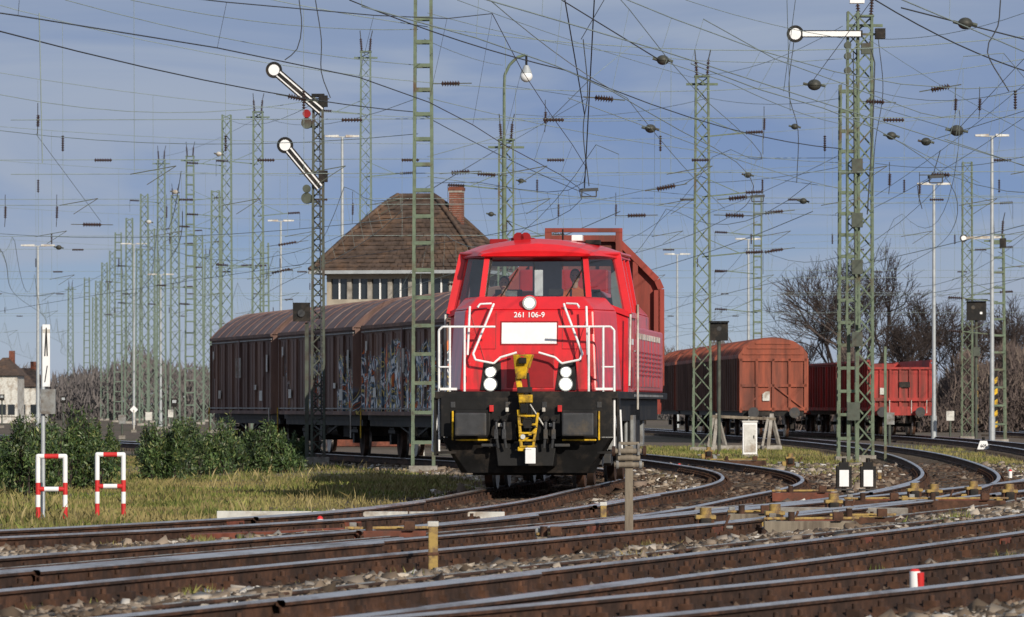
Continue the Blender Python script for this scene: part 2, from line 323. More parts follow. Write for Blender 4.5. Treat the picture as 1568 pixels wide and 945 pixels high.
def bed():
    ys=np.arange(30,150,.45); nx=120; X=[];Y=[]
    for y in ys: X.append(np.linspace(-1,1,nx)*(y*.125+1)); Y.append(np.full(nx,y))
    X=np.concatenate(X);Y=np.concatenate(Y); Z=bed_h(X,Y,dist_tracks(X,Y))-.004
    i=np.arange(len(ys)-1)[:,None]*nx+np.arange(nx-1)[None]; Fc=np.stack([i,i+1,i+nx+1,i+nx],2).reshape(-1,4)
    m=mat('ballast_bed',(.125,.098,.075),.95,0,.6,14,bump=.8,col2=(.22,.18,.145),fac2=.45,s2=11)
    np_mesh('ballast_bed',np.stack([X,Y,Z],1),Fc,m)
bed()
def stones():
    xs,ys,ss=[],[],[]
    for (n,y0,y1,s) in ((95000,35,62,1.15),(75000,62,95,1.3),(45000,95,150,1.6)):
        x,y=sample(n,y0,y1); xs.append(x);ys.append(y);ss.append(np.full(n,s))
    x=np.concatenate(xs);y=np.concatenate(ys);s=np.concatenate(ss)
    d=dist_tracks(x,y); keep=(~grass_left(x,y)); x,y,s,d=x[keep],y[keep],s[keep],d[keep]
    n=len(x); cube=np.array([(-1,-1,-1),(1,-1,-1),(1,1,-1),(-1,1,-1),(-1,-1,1),(1,-1,1),(1,1,1),(-1,1,1)],float)*.58
    V=cube[None]+rng.normal(0,.22,(n,8,3)); sz=(.022+.034*rng.random(n)**2)*s; big=(rng.random(n)<.03)&(d>.95); sz[big]*=1.7
    V*=sz[:,None,None]*np.array([1.2,1.2,.85]); a=rng.random(n)*6.28; b=rng.normal(0,.5,n)
    ca,sa,cb,sb=np.cos(a),np.sin(a),np.cos(b),np.sin(b)
    X=V[:,:,0]*ca[:,None]-V[:,:,1]*sa[:,None]; Y=V[:,:,0]*sa[:,None]+V[:,:,1]*ca[:,None]; Z=V[:,:,2]
    Y2=Y*cb[:,None]-Z*sb[:,None]; Z2=Y*sb[:,None]+Z*cb[:,None]
    zb=bed_h(x,y,d)
    P=np.stack([X+x[:,None],Y2+y[:,None],Z2+zb[:,None]+.004+rng.normal(0,.010,n)[:,None]],2)
    q=np.array([(3,2,1,0),(4,5,6,7),(0,1,5,4),(1,2,6,5),(2,3,7,6),(3,0,4,7)])
    m1=island_ramp('ballast_stone',[(0,(.075,.055,.040)),(.40,(.18,.138,.102)),(.75,(.31,.255,.20)),(.94,(.44,.39,.33)),(1,(.66,.64,.60))],.9,tint=(.12,.078,.053),tlo=.5,tmax=.65)
    m2=island_ramp('rusty_ballast_stone',[(0,(.045,.030,.022)),(.5,(.105,.070,.048)),(.9,(.20,.15,.11)),(1,(.36,.31,.26))],.9,tint=(.085,.047,.032))
    near=(d<1.25)|((d<1.7)&(rng.random(n)<.4))
    for nm,k,m in(('ballast_gravel',~near,m1),('rusty_ballast_gravel',near,m2)):
        c=int(k.sum()); np_mesh(nm,P[k].reshape(-1,3),(np.arange(c)[:,None,None]*8+q[None]).reshape(-1,4),m)
stones()
def blades(name,x,y,h,wd,m,z0=-.26,lean=.35,parent=None):
    n=len(x); a=rng.random(n)*6.28; l=rng.normal(0,lean,n)*h; b=rng.random(n)*6.28; z0=np.broadcast_to(z0,(n,))
    dx=np.cos(a)*wd; dy=np.sin(a)*wd; 
    V=np.stack([np.stack([x-dx,y-dy,z0],1),np.stack([x+dx,y+dy,z0],1),
      np.stack([x+dx*.7+np.cos(b)*l*.4,y+dy*.7+np.sin(b)*l*.4,z0+h*.6],1),np.stack([x+np.cos(b)*l,y+np.sin(b)*l,z0+h],1)],1).reshape(-1,3)
    Fc=(np.arange(n)[:,None]*4+np.array([0,1,2,3])[None])
    return np_mesh(name,V,Fc,m,parent)
def patch(x,y,f,ph=0): return .5+.5*np.sin(x*f+ph+1.7*np.sin(y*f*.5))*np.sin(y*f*.6+ph*2)
gm=island_ramp('grass_blades',[(0,(.060,.090,.018)),(.45,(.125,.165,.033)),(.8,(.20,.21,.06)),(1,(.33,.28,.12))],.8,tint=(.27,.21,.095),lo=.6,hi=1.35,tlo=.40,tmax=.8)
def grass():
    x,y=sample(400000,63,178,.115,.8); k=grass_left(x,y)&(x<xon(t3,y)-1.6); x,y=x[k],y[k]
    p=patch(x,y,.5); p2=patch(x,y,2.3,1.); h=.03+.05*p*rng.random(len(x))+.06*rng.random(len(x))**3+.11*(p2>.80)*rng.random(len(x)); k=rng.random(len(x))<(.35+.65*patch(x,y,1.1,3)); 
    blades('grass',x[k],y[k],h[k],.009+.005*rng.random(k.sum()),gm,lean=.5)
    x,y=sample(12000,66,165,.115); k=grass_left(x,y)&(patch(x,y,.9,2.)>.7); x,y=x[k],y[k]
    dm=island_ramp('dry_grass',[(0,(.18,.15,.06)),(1,(.36,.30,.15))]); blades('dry_grass',x,y,.12+.2*rng.random(len(x)),.005,dm)
    x,y=sample(190000,90,215,.115); d=dist_tracks(x,y); k=(d>1.7)&(~grass_left(x,y))&(patch(x,y,.35,1.)>.30)&(x>3); x,y,d=x[k],y[k],d[k]
    blades('verge_grass',x,y,.05+.09*rng.random(len(x)),.014,gm,z0=bed_h(x,y,d)-.01)
    xs=[];ys=[]
    for i in range(110):
        y0=random.uniform(42,92); x0=random.uniform(-1,1)*y0*.09; n=random.randint(20,90); xs.append(rng.normal(x0,.10,n)); ys.append(rng.normal(y0,.12,n))
    x=np.concatenate(xs);y=np.concatenate(ys); d=dist_tracks(x,y); k=d>.95; x,y,d=x[k],y[k],d[k]
    blades('weeds',x,y,.05+.10*rng.random(len(x)),.006,gm,z0=bed_h(x,y,d)-.01)
grass()

# bushes
leafm=island_ramp('bush_leaves',[(0,(.022,.040,.016)),(.5,(.050,.092,.028)),(.85,(.090,.14,.04)),(1,(.19,.20,.07))],.5,.45,pscale=1.4)
def bush(cx,cy,rx,ry,h,n,ls=.05):
    e=empty('green_bush',(0,0,0)); NL=26; lobes=[]
    for _ in range(NL):
        t=rng.normal(0,.5); hh=h*(.30+.85*rng.random()**1.3)*(1-.35*min(1,abs(t))); lobes.append((cx+t*rx,cy+rng.normal(0,ry*.4),hh*.72,rx*(.09+.13*rng.random()),hh*(.22+.16*rng.random()),hh))
    P=[]; Nn=[]
    for lx,ly,lz,r,rh,hh in lobes:
        m=n//NL; u=rng.normal(0,1,(m,3)); u/=np.linalg.norm(u,axis=1)[:,None]; rad=(.35+.80*rng.random(m))[:,None]
        q=u*rad*np.array([r,r,rh])+np.array([lx,ly,lz-.24]); P.append(q); Nn.append(u)
        m2_=m//2; q=np.stack([lx+rng.normal(0,r*.9,m2_),ly+rng.normal(0,r*.9,m2_),-.22+lz*rng.random(m2_)],1); P.append(q); Nn.append(rng.normal(0,1,(m2_,3)))
    P=np.concatenate(P);Nn=np.concatenate(Nn); k=P[:,2]>-.22; P=P[k];Nn=Nn[k]; n=len(P)
    a=rng.normal(0,.8,(n,3)); a[:,2]+=.8; a/=np.linalg.norm(a,axis=1)[:,None]; b=np.cross(a,Nn+rng.normal(0,.5,(n,3))); b/=np.linalg.norm(b,axis=1)[:,None]+1e-6
    l=ls*(.8+1.1*rng.random(n))[:,None]
    V=np.stack([P,P+a*l*.5+b*l*.22,P+a*l*1.3,P+a*l*.5-b*l*.22],1).reshape(-1,3); np_mesh('leaves',V,np.arange(n)[:,None]*4+np.arange(4)[None],leafm,e)
    mb=MB()
    for lx,ly,lz,r,rh,hh in lobes:
        for _ in range(4):
            mb.cyl((lx+random.uniform(-.3,.3)*r,ly,-.27),(lx+random.uniform(-r,r)*.8,ly+random.uniform(-r,r)*.5,lz+rh*random.uniform(.4,1.3)-.24),.010,'bark',r2=.003,n=4,caps=False)
    mb.done('stems',e)
for px,base,top,wpx in ((30,758,640,120),(105,748,625,110),(-20,750,655,90),(60,735,640,110),(150,722,645,70),(250,735,640,80),(300,728,650,90),(350,722,640,80),(405,725,645,90),(450,712,660,50),(85,700,650,110),(275,712,648,120)):
    Y=F*(H+.24)/(base-620); s=F/Y; bush((px-784)/s,Y,wpx/s*.6,wpx/s*.45,(base-top)/s,6500,.052)

# ---------------------------------------------------------------- wagons & loco
def axle(mb,y,r,k='black'):
    for sd in(-1,1):
        mb.cyl((sd*.70,y,r),(sd*.82,y,r),r,'rust',n=22); mb.cyl((sd*.64,y,r),(sd*.70,y,r),r+.03,'steel',n=22)
        mb.box(sd*.98,y,r+.02,.16,.28,.26,k)
        mb.box(sd*.98,y,r+.22,.10,1.1,.09,k); mb.box(sd*.98,y,r+.30,.09,.75,.05,k)
    mb.cyl((-.8,y,r),(.8,y,r),.08,k)
def buffers(mb,y,d,k='grey',body='black'):
    for sd in(-.875,.875):
        mb.cyl((sd,y,1.05),(sd,y+d*.55,1.05),.10,body,n=12); mb.cyl((sd,y+d*.3,1.05),(sd,y+d*.6,1.05),.15,body,n=12)
        mb.cyl((sd,y-d*.03,1.05),(sd,y+d*.04,1.05),.23,k,n=18)
def place(track,y0,y1):
    c=np.array([(p.x,p.y) for p in TC[track]]); a=Vector((np.interp(y0,c[:,1],c[:,0]),y0)); b=Vector((np.interp(y1,c[:,1],c[:,0]),y1)); d=b-a
    return (a.x,a.y,0),-math.atan2(d.x,d.y),d.length
def arch(hw,ze,zt,n=14):
    out=[]
    for i in range(n+1):
        x=hw*math.cos(math.pi*i/n); out.append((x,ze+(zt-ze)*(1-abs(x/hw)**2.1)))
    return out
def covered_wagon(track,y0,y1,side='wbrown'):
    loc,rz,Lh=place(track,y0,y1); e=empty('covered_goods_wagon',loc,rz); mb=MB(); a=.62;b=Lh-.62; hw=1.40
    mb.bb(-hw,hw,a,b,1.12,3.42,side)
    A=arch(hw+.03,3.44,4.24)
    mb.prism(A,a-.05,b+.05,'wroof','wbrown')
    for y in np.linspace(a+.02,b-.02,9): mb.path([(x*1.004,y,z+.008) for x,z in A],.022,'wroof',5)
    mb.box(0,(a+b)/2,4.25,.10,b-a,.03,'wroof')
    mb.done('body_and_roof',e)
    mb=MB()
    for sd in(-1,1):
        for y in np.linspace(a+.05,b-.05,9): mb.box(sd*(hw+.03),y,2.2,.06,.09,2.1,side)
        mb.box(sd*(hw+.035),(a+b)/2,3.42,.07,b-a,.09,'wbrown'); mb.box(sd*(hw+.035),(a+b)/2,1.16,.08,b-a,.10,'wbrown')
        mb.box(sd*(hw+.05),(a+b)/2,3.30,.03,b-a,.03,'lgrey'); mb.box(sd*(hw+.06),(a+b)/2,1.28,.03,b-a,.035,'lgrey')
        mb.box(sd*(hw+.055),(a+b)/2,2.25,.05,.16,2.15,'wroof')
        for y in np.linspace(a+.4,b-.4,24): mb.box(sd*(hw+.005),y,2.2,.018,.03,2.0,side)
        for y in (a+1.2,(a+b)/2-.35,(a+b)/2+.35,b-1.2): mb.box(sd*(hw+.09),y,2.5,.05,.06,.6,'dwhite' if abs(y-(a+b)/2)<.5 else 'wbrown')
        for y,z,l,h in ((a+2.1,1.65,.55,.3),(a+.9,2.6,.25,.5),(a+3.2,1.9,.4,.15),(b-2.2,1.7,.5,.25),(b-.8,2.9,.2,.3)): mb.box(sd*(hw+.055),y,z,.01,l,h,'dwhite')
        mb.cyl((sd*(hw+.1),a+.15,.5),(sd*(hw+.1),a+.15,1.3),.018,'dwhite',n=6); mb.cyl((sd*(hw+.1),b-.15,.5),(sd*(hw+.1),b-.15,1.3),.018,'yellow',n=6)
    for y in(a-.03,b+.03):
        for x in(-1.2,-.4,.4,1.2): mb.box(x,y,2.3,.1,.07,2.3,'wbrown')
    mb.done('side_ribs_and_doors',e)
    mb=MB(); mb.bb(-1.25,1.25,.45,Lh-.45,.98,1.11,'black')
    for sd in(-1,1): mb.bb(sd*1.15-.06,sd*1.15+.06,.5,Lh-.5,.82,1.05,'black')
    for y in(3.0,Lh-3.0): axle(mb,y,.46)
    mb.bb(-.7,.7,Lh*.4,Lh*.47,.5,.95,'black'); mb.cyl((-.5,Lh*.55,.7),(-.5,Lh*.66,.7),.2,'black')
    for sd in(-1,1): mb.cyl((sd*1.2,Lh*.5,.62),(sd*1.26,Lh*.5,.62),.22,'black',n=16); mb.beam((sd*1.15,4,.98),(sd*1.1,Lh/2,.55),.05,'black'); mb.beam((sd*1.15,Lh-4,.98),(sd*1.1,Lh/2,.55),.05,'black')
    buffers(mb,0,.6); 
    for sd in(-.875,.875): mb.cyl((sd,Lh-.5,1.05),(sd,Lh,1.05),.1,'black'); mb.cyl((sd,Lh-.03,1.05),(sd,Lh,1.05),.22,'grey',n=16)
    mb.done('underframe_and_wheels',e); return e
covered_wagon('T3',136.5,151.0,'graf'); covered_wagon('T3',151.2,165.8,'graf2'); covered_wagon('T3',166.0,180.0,'wbrown'); 

def hopper(track,y0,y1):
    loc,rz,Lh=place(track,y0,y1); e=empty('hopper_wagon',loc,rz); mb=MB()
    sec=[(1.5,1.75),(1.5,3.62),(1.42,3.8),(.70,4.52),(.62,4.6),(-.62,4.6),(-.70,4.52),(-1.42,3.8),(-1.5,3.62),(-1.5,1.75)]
    mb.prism(sec,.95,Lh-.95,'hop'); mb.bb(-.72,.72,.8,Lh-.8,4.6,4.66,'hop')
    mb.done('hopper_body',e,bevel=.02)
    mb=MB()
    for y in(.85,Lh-.85):
        for a,b in zip(sec[:-1],sec[1:]): mb.beam((a[0],y,a[1]),(b[0],y,b[1]),.12,'hop')
        mb.bb(-.75,-.62,y-.07,y+.07,4.3,4.8,'hop');mb.bb(.62,.75,y-.07,y+.07,4.3,4.8,'hop'); mb.bb(-.75,.75,y-.08,y+.08,4.72,4.80,'hop')
        for x in(-1.0,-.35,.35,1.0): mb.box(x,y,2.9,.1,.1,2.5,'hop')
        mb.bb(-1.5,1.5,y-.06,y+.06,1.25,1.42,'hop')
        for x in(-1.42,1.42): mb.beam((x,y,1.3),(x,y,3.6),.12,'hop')
    for y in np.linspace(1.6,Lh-1.6,8):
        for sd in(-1,1):
            mb.box(sd*1.53,y,2.65,.07,.1,1.9,'hop'); mb.beam((sd*1.44,y,3.82),(sd*.73,y,4.54),.07,'hop')
    for sd in(-1,1):
        mb.bb(sd*1.4-.08,sd*1.4+.08,.5,Lh-.5,1.2,1.42,'hop'); mb.box(sd*1.545,Lh*.35,2.9,.01,1.2,.35,'dwhite')
        mb.beam((sd*1.45,1.0,1.4),(sd*1.45,1.0,3.8),.05,'hop'); 
        mb.hexa([(sd*.3,2.5,.7),(sd*1.3,2.5,1.3),(sd*1.3,Lh-2.5,1.3),(sd*.3,Lh-2.5,.7),(sd*.3,2,1.76),(sd*1.4,2,1.76),(sd*1.4,Lh-2,1.76),(sd*.3,Lh-2,1.76)],'hop')
    mb.done('ribs_and_end_frames',e)
    mb=MB(); mb.bb(-1.2,1.2,.5,Lh-.5,1.0,1.2,'black')
    for y in(2.0,3.8,Lh-3.8,Lh-2): axle(mb,y,.46)
    buffers(mb,0,.6); mb.done('underframe_and_wheels',e)
hopper('T3',109.3,122.0)
def boxy_wagon(track,y0,y1,name='covered_hopper_wagon',top=4.22):
    loc,rz,Lh=place(track,y0,y1); e=empty(name,loc,rz); mb=MB(); hw=1.45
    mb.bb(-hw,hw,.6,Lh-.6,1.1,3.35,'wbrown' )  # side walls in a darker brown, their shade put into the colour
    rf=[(hw+.03,3.35),(hw+.03,3.5),(1.25,3.82),(.9,4.05),(.4,top-.03),(0,top),(-.4,top-.03),(-.9,4.05),(-1.25,3.82),(-hw-.03,3.5),(-hw-.03,3.35)]
    mb.prism(rf,.55,Lh-.55,'owag')
    mb.bb(-hw-.005,hw+.005,.56,.60,1.1,3.35,'owag')  # brighter sheet over the end wall, coloured as its sunlit tone
    mb.done('body_and_roof',e,bevel=.03); mb=MB()
    for x in(-1.38,-.7,0,.7,1.38): mb.box(x,.52,2.2,.11,.09,2.3,'owag')
    for z in(1.2,2.2,3.3): mb.box(0,.51,z,2.9,.07,.12,'owag')
    mb.beam((-1.35,.5,1.2),(-.05,.5,2.2),.07,'owag'); mb.beam((1.35,.5,1.2),(.05,.5,2.2),.07,'owag')
    for z,w_ in((3.55,2.6),(3.8,2.2),(4.0,1.5)): mb.box(0,.53,z,w_,.05,.06,'owag')
    mb.box(-.3,.49,1.75,.3,.02,.4,'dwhite')
    for y in np.linspace(.8,Lh-.8,10):
        for sd in(-1,1): mb.box(sd*(hw+.04),y,2.25,.08,.11,2.25,'owag' if y<1 else 'wbrown')  # ribs repeat the painted split: sunlit tone at the end, shaded along the sides
        mb.path([(x,y,z+.01) for x,z in rf[1:-1]],.045,'owag',5)
    mb.done('ribs',e); mb=MB(); mb.bb(-1.3,1.3,.45,Lh-.45,.9,1.1,'black')
    for y in(2.6,Lh-2.6): axle(mb,y,.46)
    buffers(mb,0,.55); mb.done('underframe_and_wheels',e)
for a,b in((242,255.5),(256,269.5),(270,283.5),(284,298)): boxy_wagon('T5',a,b)
def gondola(track,y0,y1):
    loc,rz,Lh=place(track,y0,y1); e=empty('open_goods_wagon',loc,rz); mb=MB(); hw=1.38; zt=3.35
    for sd in(-1,1): mb.bb(sd*hw-.03,sd*hw+.03,.6,Lh-.6,1.2,zt,'rwag')
    for y in(.6,Lh-.6): mb.bb(-hw,hw,y-.03,y+.03,1.2,zt-.3 if y<1 else zt,'rwag')
    mb.bb(-hw,hw,.6,Lh-.6,1.1,1.22,'rwag')
    for y in np.linspace(.65,Lh-.65,13):
        for sd in(-1,1): mb.box(sd*(hw+.07),y,2.2,.1,.12,2.1,'rwag')
    for sd in(-1,1): mb.bb(sd*(hw+.07)-.07,sd*(hw+.07)+.07,.55,Lh-.55,zt-.02,zt+.08,'rwag'); mb.bb(sd*(hw+.05)-.06,sd*(hw+.05)+.06,.5,Lh-.5,1.1,1.25,'rwag')
    for x in(-1.35,-.9,-.45,0,.45,.9,1.35): mb.box(x,.53,2.1,.1,.1,1.9,'rwag')
    mb.bb(-hw-.1,hw+.1,.45,.6,zt-.35,zt-.25,'rwag'); mb.bb(-hw-.1,hw+.1,.4,.6,1.55,1.7,'rwag'); mb.bb(-hw-.1,hw+.1,.38,.6,.9,1.3,'rwag')
    mb.box(.2,.46,2.3,.5,.02,.25,'black'); mb.box(-.8,.46,2.0,.25,.02,.3,'dwhite')
    for x in(-1.2,-.5,.5,1.2): mb.cyl((x,.36,1.0),(x,.36,1.6),.02,'dwhite',n=6)
    mb.done('body',e); mb=MB(); mb.bb(-1.2,1.2,.6,Lh-.6,.9,1.1,'black')
    for y in(2,3.8,Lh-3.8,Lh-2): axle(mb,y,.46)
    buffers(mb,0,.5,body='rwag'); mb.done('underframe_and_wheels',e)
for a,b in((259,273),(273.5,287.5),(288,302)): gondola('T6',a,b)

# ----- locomotive
LOC=empty('diesel_locomotive',(.2,92.7,0),-R(4.6))
def fy(z): return .85+.25*(z-1.6)/1.35
mb=MB()
def lvl(f,b,z): return [(-f[0],f[1],z),(f[0],f[1],z),(b[0],b[1],z),(-b[0],b[1],z)]
mb.hexa(lvl((1.13,.85),(1.45,2.4),1.6)+lvl((1.06,1.10),(1.36,2.4),2.95),'red')
mb.hexa(lvl((1.06,1.10),(1.36,2.4),2.95)+lvl((.88,1.38),(1.18,2.4),3.17),'red')
plan=[(-.90,2.4),(.90,2.4),(1.50,3.25),(1.50,5.1),(-1.50,5.1),(-1.50,3.25)]
top=[(-.82,2.62),(.82,2.62),(1.30,3.4),(1.32,5.1),(-1.32,5.1),(-1.30,3.4)]
zb=[3.13,3.13,2.90,2.90,2.90,2.90]
n=6; vs=[(x,y,1.6) for x,y in plan]+[(x,y,z) for (x,y),z in zip(plan,zb)]; mb.add(vs,[(i,(i+1)%n,n+(i+1)%n,n+i) for i in range(n)],'red'); mb.add(vs,[(0,1,2,3,4,5)],'black')
mb.done('nose_and_lower_cab',LOC,bevel=.035)
mb=MB()
Bp=[Vector((*plan[i],zb[i])) for i in range(6)]; Tp=[Vector((*top[i],3.90)) for i in range(6)]
for i in range(6): mb.beam(Bp[i],Tp[i],.09 if i in(0,1) else .14,'red')
for i in range(6):
    j=(i+1)%6; mb.beam(Bp[i],Bp[j],.09,'red'); mb.beam(Tp[i],Tp[j],.10,'red')
for i in(2,4):
    j=(i+1)%6
    for t in(.10,.60): mb.beam(Bp[i].lerp(Bp[j],t),Tp[i].lerp(Tp[j],t),.10,'red')
mb.bb(-1.4,1.4,5.02,5.10,2.9,3.22,'cabin'); mb.bb(-1.33,-1.1,5.02,5.1,3.22,3.9,'cabin'); mb.bb(1.1,1.33,5.02,5.1,3.22,3.9,'cabin'); mb.bb(-.25,.25,5.02,5.1,3.22,3.9,'cabin'); mb.bb(-1.2,1.2,5.02,5.1,3.76,3.88,'cabin')
mb.done('cab_pillars',LOC)
mb=MB()
for i in(0,1,2,3,4,5):
    j=(i+1)%6; P=[Bp[i],Bp[j],Tp[j],Tp[i]]
    c=sum(P,Vector())/4
    if i!=3: mb.add(P,[(0,1,2,3)],'glass')
    for a,b in zip(P,P[1:]+P[:1]): 
        ai=a.lerp(c,.08); bi=b.lerp(c,.08); mb.beam(ai,bi,.03,'black')
mb.done('windscreen_glass',LOC)
mb=MB()
rs=[(-1.42,3.86),(-1.36,3.97),(-1.05,4.08),(-.5,4.17),(0,4.20),(.5,4.17),(1.05,4.08),(1.36,3.97),(1.42,3.86)]
def ring(y,sx,dz): return [(x*sx,y,max(z+dz,3.86)) for x,z in rs]
rings=[[(x*.64,2.47,3.86) for x,z in rs],[(x*.655,2.44,3.87+(z-3.86)*.30) for x,z in rs],[(x*.70,2.56,3.87+(z-3.86)*.62) for x,z in rs],[(x*.78,2.85,3.87+(z-3.86)*.88) for x,z in rs],ring(3.42,.96,-.01),ring(5.3,1,0)]
vs=[p for r in rings for p in r]; k=9
fs=[(i*k+j,i*k+(j+1)%k,(i+1)*k+(j+1)%k,(i+1)*k+j) for i in range(len(rings)-1) for j in range(k)]
mb.add(vs,fs,'red'); mb.add(rings[-1],[tuple(range(9))],'red')
for sd in(-1,1): mb.path([(sd*.86,2.52,3.90),(sd*1.34,3.38,3.93),(sd*1.41,5.2,3.93)],.035,'red')
mb.done('cab_roof',LOC,bevel=.015)
mb=MB()
for x in(-.32,-.2): mb.cyl((x,2.9,4.19),(x,3.25,4.22),.05,'black',r2=.025); mb.cyl((x,2.85,4.19),(x,2.92,4.19),.09,'redd',r2=.05)
mb.box(-.26,3.2,4.16,.4,.4,.06,'redd'); mb.box(.62,3.6,4.20,.18,.3,.10,'white'); mb.cyl((.35,3.9,4.1),(.35,3.9,4.36),.015,'black'); mb.box(.9,3.4,4.12,.25,.2,.08,'black'); mb.box(-.75,4.2,4.15,.3,.5,.1,'redd')
mb.done('roof_horns_and_aerials',LOC,bevel=.01)
mb=MB()
mb.bb(-1.3,1.3,2.6,4.95,1.62,1.70,'black'); mb.hexa([(-.9,2.55,2.6),(.9,2.55,2.6),(1.1,3.0,2.6),(-1.1,3.0,2.6),(-.85,2.55,3.16),(.85,2.55,3.16),(1.0,2.95,3.20),(-1.0,2.95,3.20)],'grey')
for x in(-.62,.72): mb.box(x,4.3,2.45,.5,.5,.12,'black'); mb.box(x,4.52,2.95,.46,.12,.8,'black'); mb.cyl((x,4.3,1.7),(x,4.3,2.4),.08,'black')
mb.cyl((.55,2.98,3.18),(.55,3.05,3.32),.02,'black'); mb.box(.30,2.95,3.27,.25,.08,.12,'black'); mb.box(-.45,2.95,3.25,.2,.08,.1,'lgrey')
mb.box(.04,2.60,3.42,.14,.10,.44,'white')
mb.beam((-.6,2.40,3.16),(-.30,2.52,3.66),.022,'black'); mb.beam((.5,2.40,3.16),(.78,2.52,3.66),.022,'black')
mb.done('cab_interior_and_wipers',LOC,bevel=.01)
mb=MB()
def plate(x0,x1,z0,z1,k,pr=.006,th=.02):
    mb.hexa([(x0,fy(z0)-pr,z0),(x1,fy(z0)-pr,z0),(x1,fy(z0)+th,z0),(x0,fy(z0)+th,z0),(x0,fy(z1)-pr,z1),(x1,fy(z1)-pr,z1),(x1,fy(z1)+th,z1),(x0,fy(z1)+th,z1)],k)
plate(-.48,.48,2.36,2.76,'redd',.006); plate(-.455,.455,2.385,2.735,'white',.014)
plate(-.36,.42,1.66,2.22,'redd',.008); plate(-1.1,1.1,1.60,1.635,'redd',.006)
for sd in(-1,1):
    mb.beam((sd*.98,fy(2.9)-.004,2.9),(sd*.62,fy(1.75)-.004,1.75),.014,'redd'); mb.beam((sd*.55,fy(2.30),2.30),(sd*.55,fy(2.93),2.93),.012,'redd')
    mb.beam((sd*.55,fy(2.30),2.30),(sd*1.02,fy(2.30),2.30),.012,'redd')
    for z in(1.8,2.6): mb.box(sd*1.04,fy(z)-.012,z,.05,.02,.10,'redd')
    mb.hexa([(sd*.62-.17,fy(1.62)-.04,1.62),(sd*.62+.17,fy(1.62)-.04,1.62),(sd*.62+.17,1.1,1.62),(sd*.62-.17,1.1,1.62),(sd*.62-.12,fy(2.06)-.02,2.08),(sd*.62+.16,fy(2.06)-.02,2.08),(sd*.62+.16,1.1,2.08),(sd*.62-.12,1.1,2.08)],'black')
    for z,r in((1.72,.095),(1.92,.075)):
        mb.cyl((sd*.62,fy(z)-.075,z),(sd*.62,fy(z)+.02,z),r+.022,'galv',n=18); mb.cyl((sd*.62,fy(z)-.082,z),(sd*.62,fy(z)-.05,z),r,'lamp',n=18)
mb.cyl((0,1.12,3.06),(0,1.4,3.06),.13,'red',n=20); mb.cyl((0,1.08,3.06),(0,1.2,3.06),.115,'galv',n=20); mb.cyl((0,1.072,3.06),(0,1.1,3.06),.080,'lamp',n=20)
mb.done('headlights_and_panels',LOC,bevel=.006)
text('261 106-9',.125,'white',LOC,(0,fy(2.86)-.012,2.86),(R(90-10.5),0,0),'running_number')
mb=MB()
mb.hexa(lvl((1.40,.36),(1.48,.75),.86)+lvl((1.40,.36),(1.48,.75),1.50),'black')
mb.bb(-1.5,1.5,.40,16.0-.3,1.48,1.60,'black')
mb.hexa(lvl((.98,.60),(1.1,.75),.26)+lvl((1.38,.42),(1.42,.7),.84),'black')
mb.hexa(lvl((.45,.25),(.5,.5),.38)+lvl((.5,.3),(.5,.5),.75),'black')
mb.bb(-1.35,1.35,1.0,15,1.1,1.48,'black')
for x in(-1.2,-.3,.3,1.2): mb.box(x,.355,1.38,.08,.02,.10,'grey')
mb.done('main_frame',LOC,bevel=.03)
mb=MB()
for sd in(-1,1):
    x=sd*.875
    mb.cyl((x,.0,1.06),(x,.38,1.06),.12,'black',n=14); mb.cyl((x,.2,1.06),(x,.38,1.06),.19,'black',n=14)
    mb.bb(x-.26,x+.26,-.04,.02,.87,1.25,'grey'); mb.bb(x-.30,x+.30,.30,.355,.83,1.30,'black')
mb.done('buffers',LOC,bevel=.05)
mb=MB()
for sd in(-1,1):
    mb.bb(sd*.875-.28,sd*.875+.28,.30,.34,.79,.82,'yellow'); mb.bb(sd*1.20-.015,sd*1.20+.015,.30,.34,.80,1.28,'yellow')
    for x in(.34,.47): 
        mb.path([(sd*x,.34,1.15),(sd*x,.15,1.1),(sd*x,.10,.9),(sd*(x-.03),.15,.68)],.028,'grey'); mb.cyl((sd*x,.33,1.15),(sd*x,.20,1.15),.05,'black'); mb.box(sd*x,.12,.9,.07,.08,.16,'grey')
    mb.box(sd*.56,.28,1.32,.07,.06,.11,'redp'); mb.box(sd*.42,.28,1.05,.07,.07,.06,'dwhite'); mb.box(sd*.30,.25,1.30,.05,.1,.07,'dwhite')
    mb.box(sd*.25,.3,.95,.2,.14,.3,'black'); mb.box(sd*.6,.28,.72,.25,.1,.05,'grey')
mb.done('brake_hoses',LOC,bevel=.01)
mb=MB()
mb.hexa([(-.17,.10,1.98),(.03,.08,1.98),(.06,.45,1.98),(-.17,.45,1.98),(-.19,.02,2.20),(.13,.0,2.20),(.13,.42,2.20),(-.19,.42,2.20)],'yellow')
mb.hexa([(-.14,.10,1.80),(.02,.10,1.80),(.02,.35,1.80),(-.14,.35,1.80),(-.17,.08,1.99),(.04,.06,1.99),(.04,.4,1.99),(-.17,.4,1.99)],'yellow')
mb.box(-.03,.0,2.10,.13,.04,.10,'black'); mb.beam((-.12,.22,1.84),(.0,.16,1.10),.09,'yellow'); mb.beam((.04,.22,1.9),(.12,.12,1.15),.045,'black')
mb.box(.0,.10,1.62,.24,.12,.10,'black'); mb.box(.02,.06,1.48,.22,.16,.13,'yellow'); mb.box(.0,.03,1.32,.13,.16,.16,'black')
mb.beam((-.10,.05,1.30),(-.05,.02,.70),.05,'yellow'); mb.beam((.22,.05,1.25),(.14,.02,.66),.045,'yellow')
for z in(1.20,1.06,.92,.80,.70): mb.box(.05+.012*math.sin(z*20),.02,z,.28,.06,.035,'yellow'); mb.box(.06,.0,z-.05,.14,.05,.03,'black')
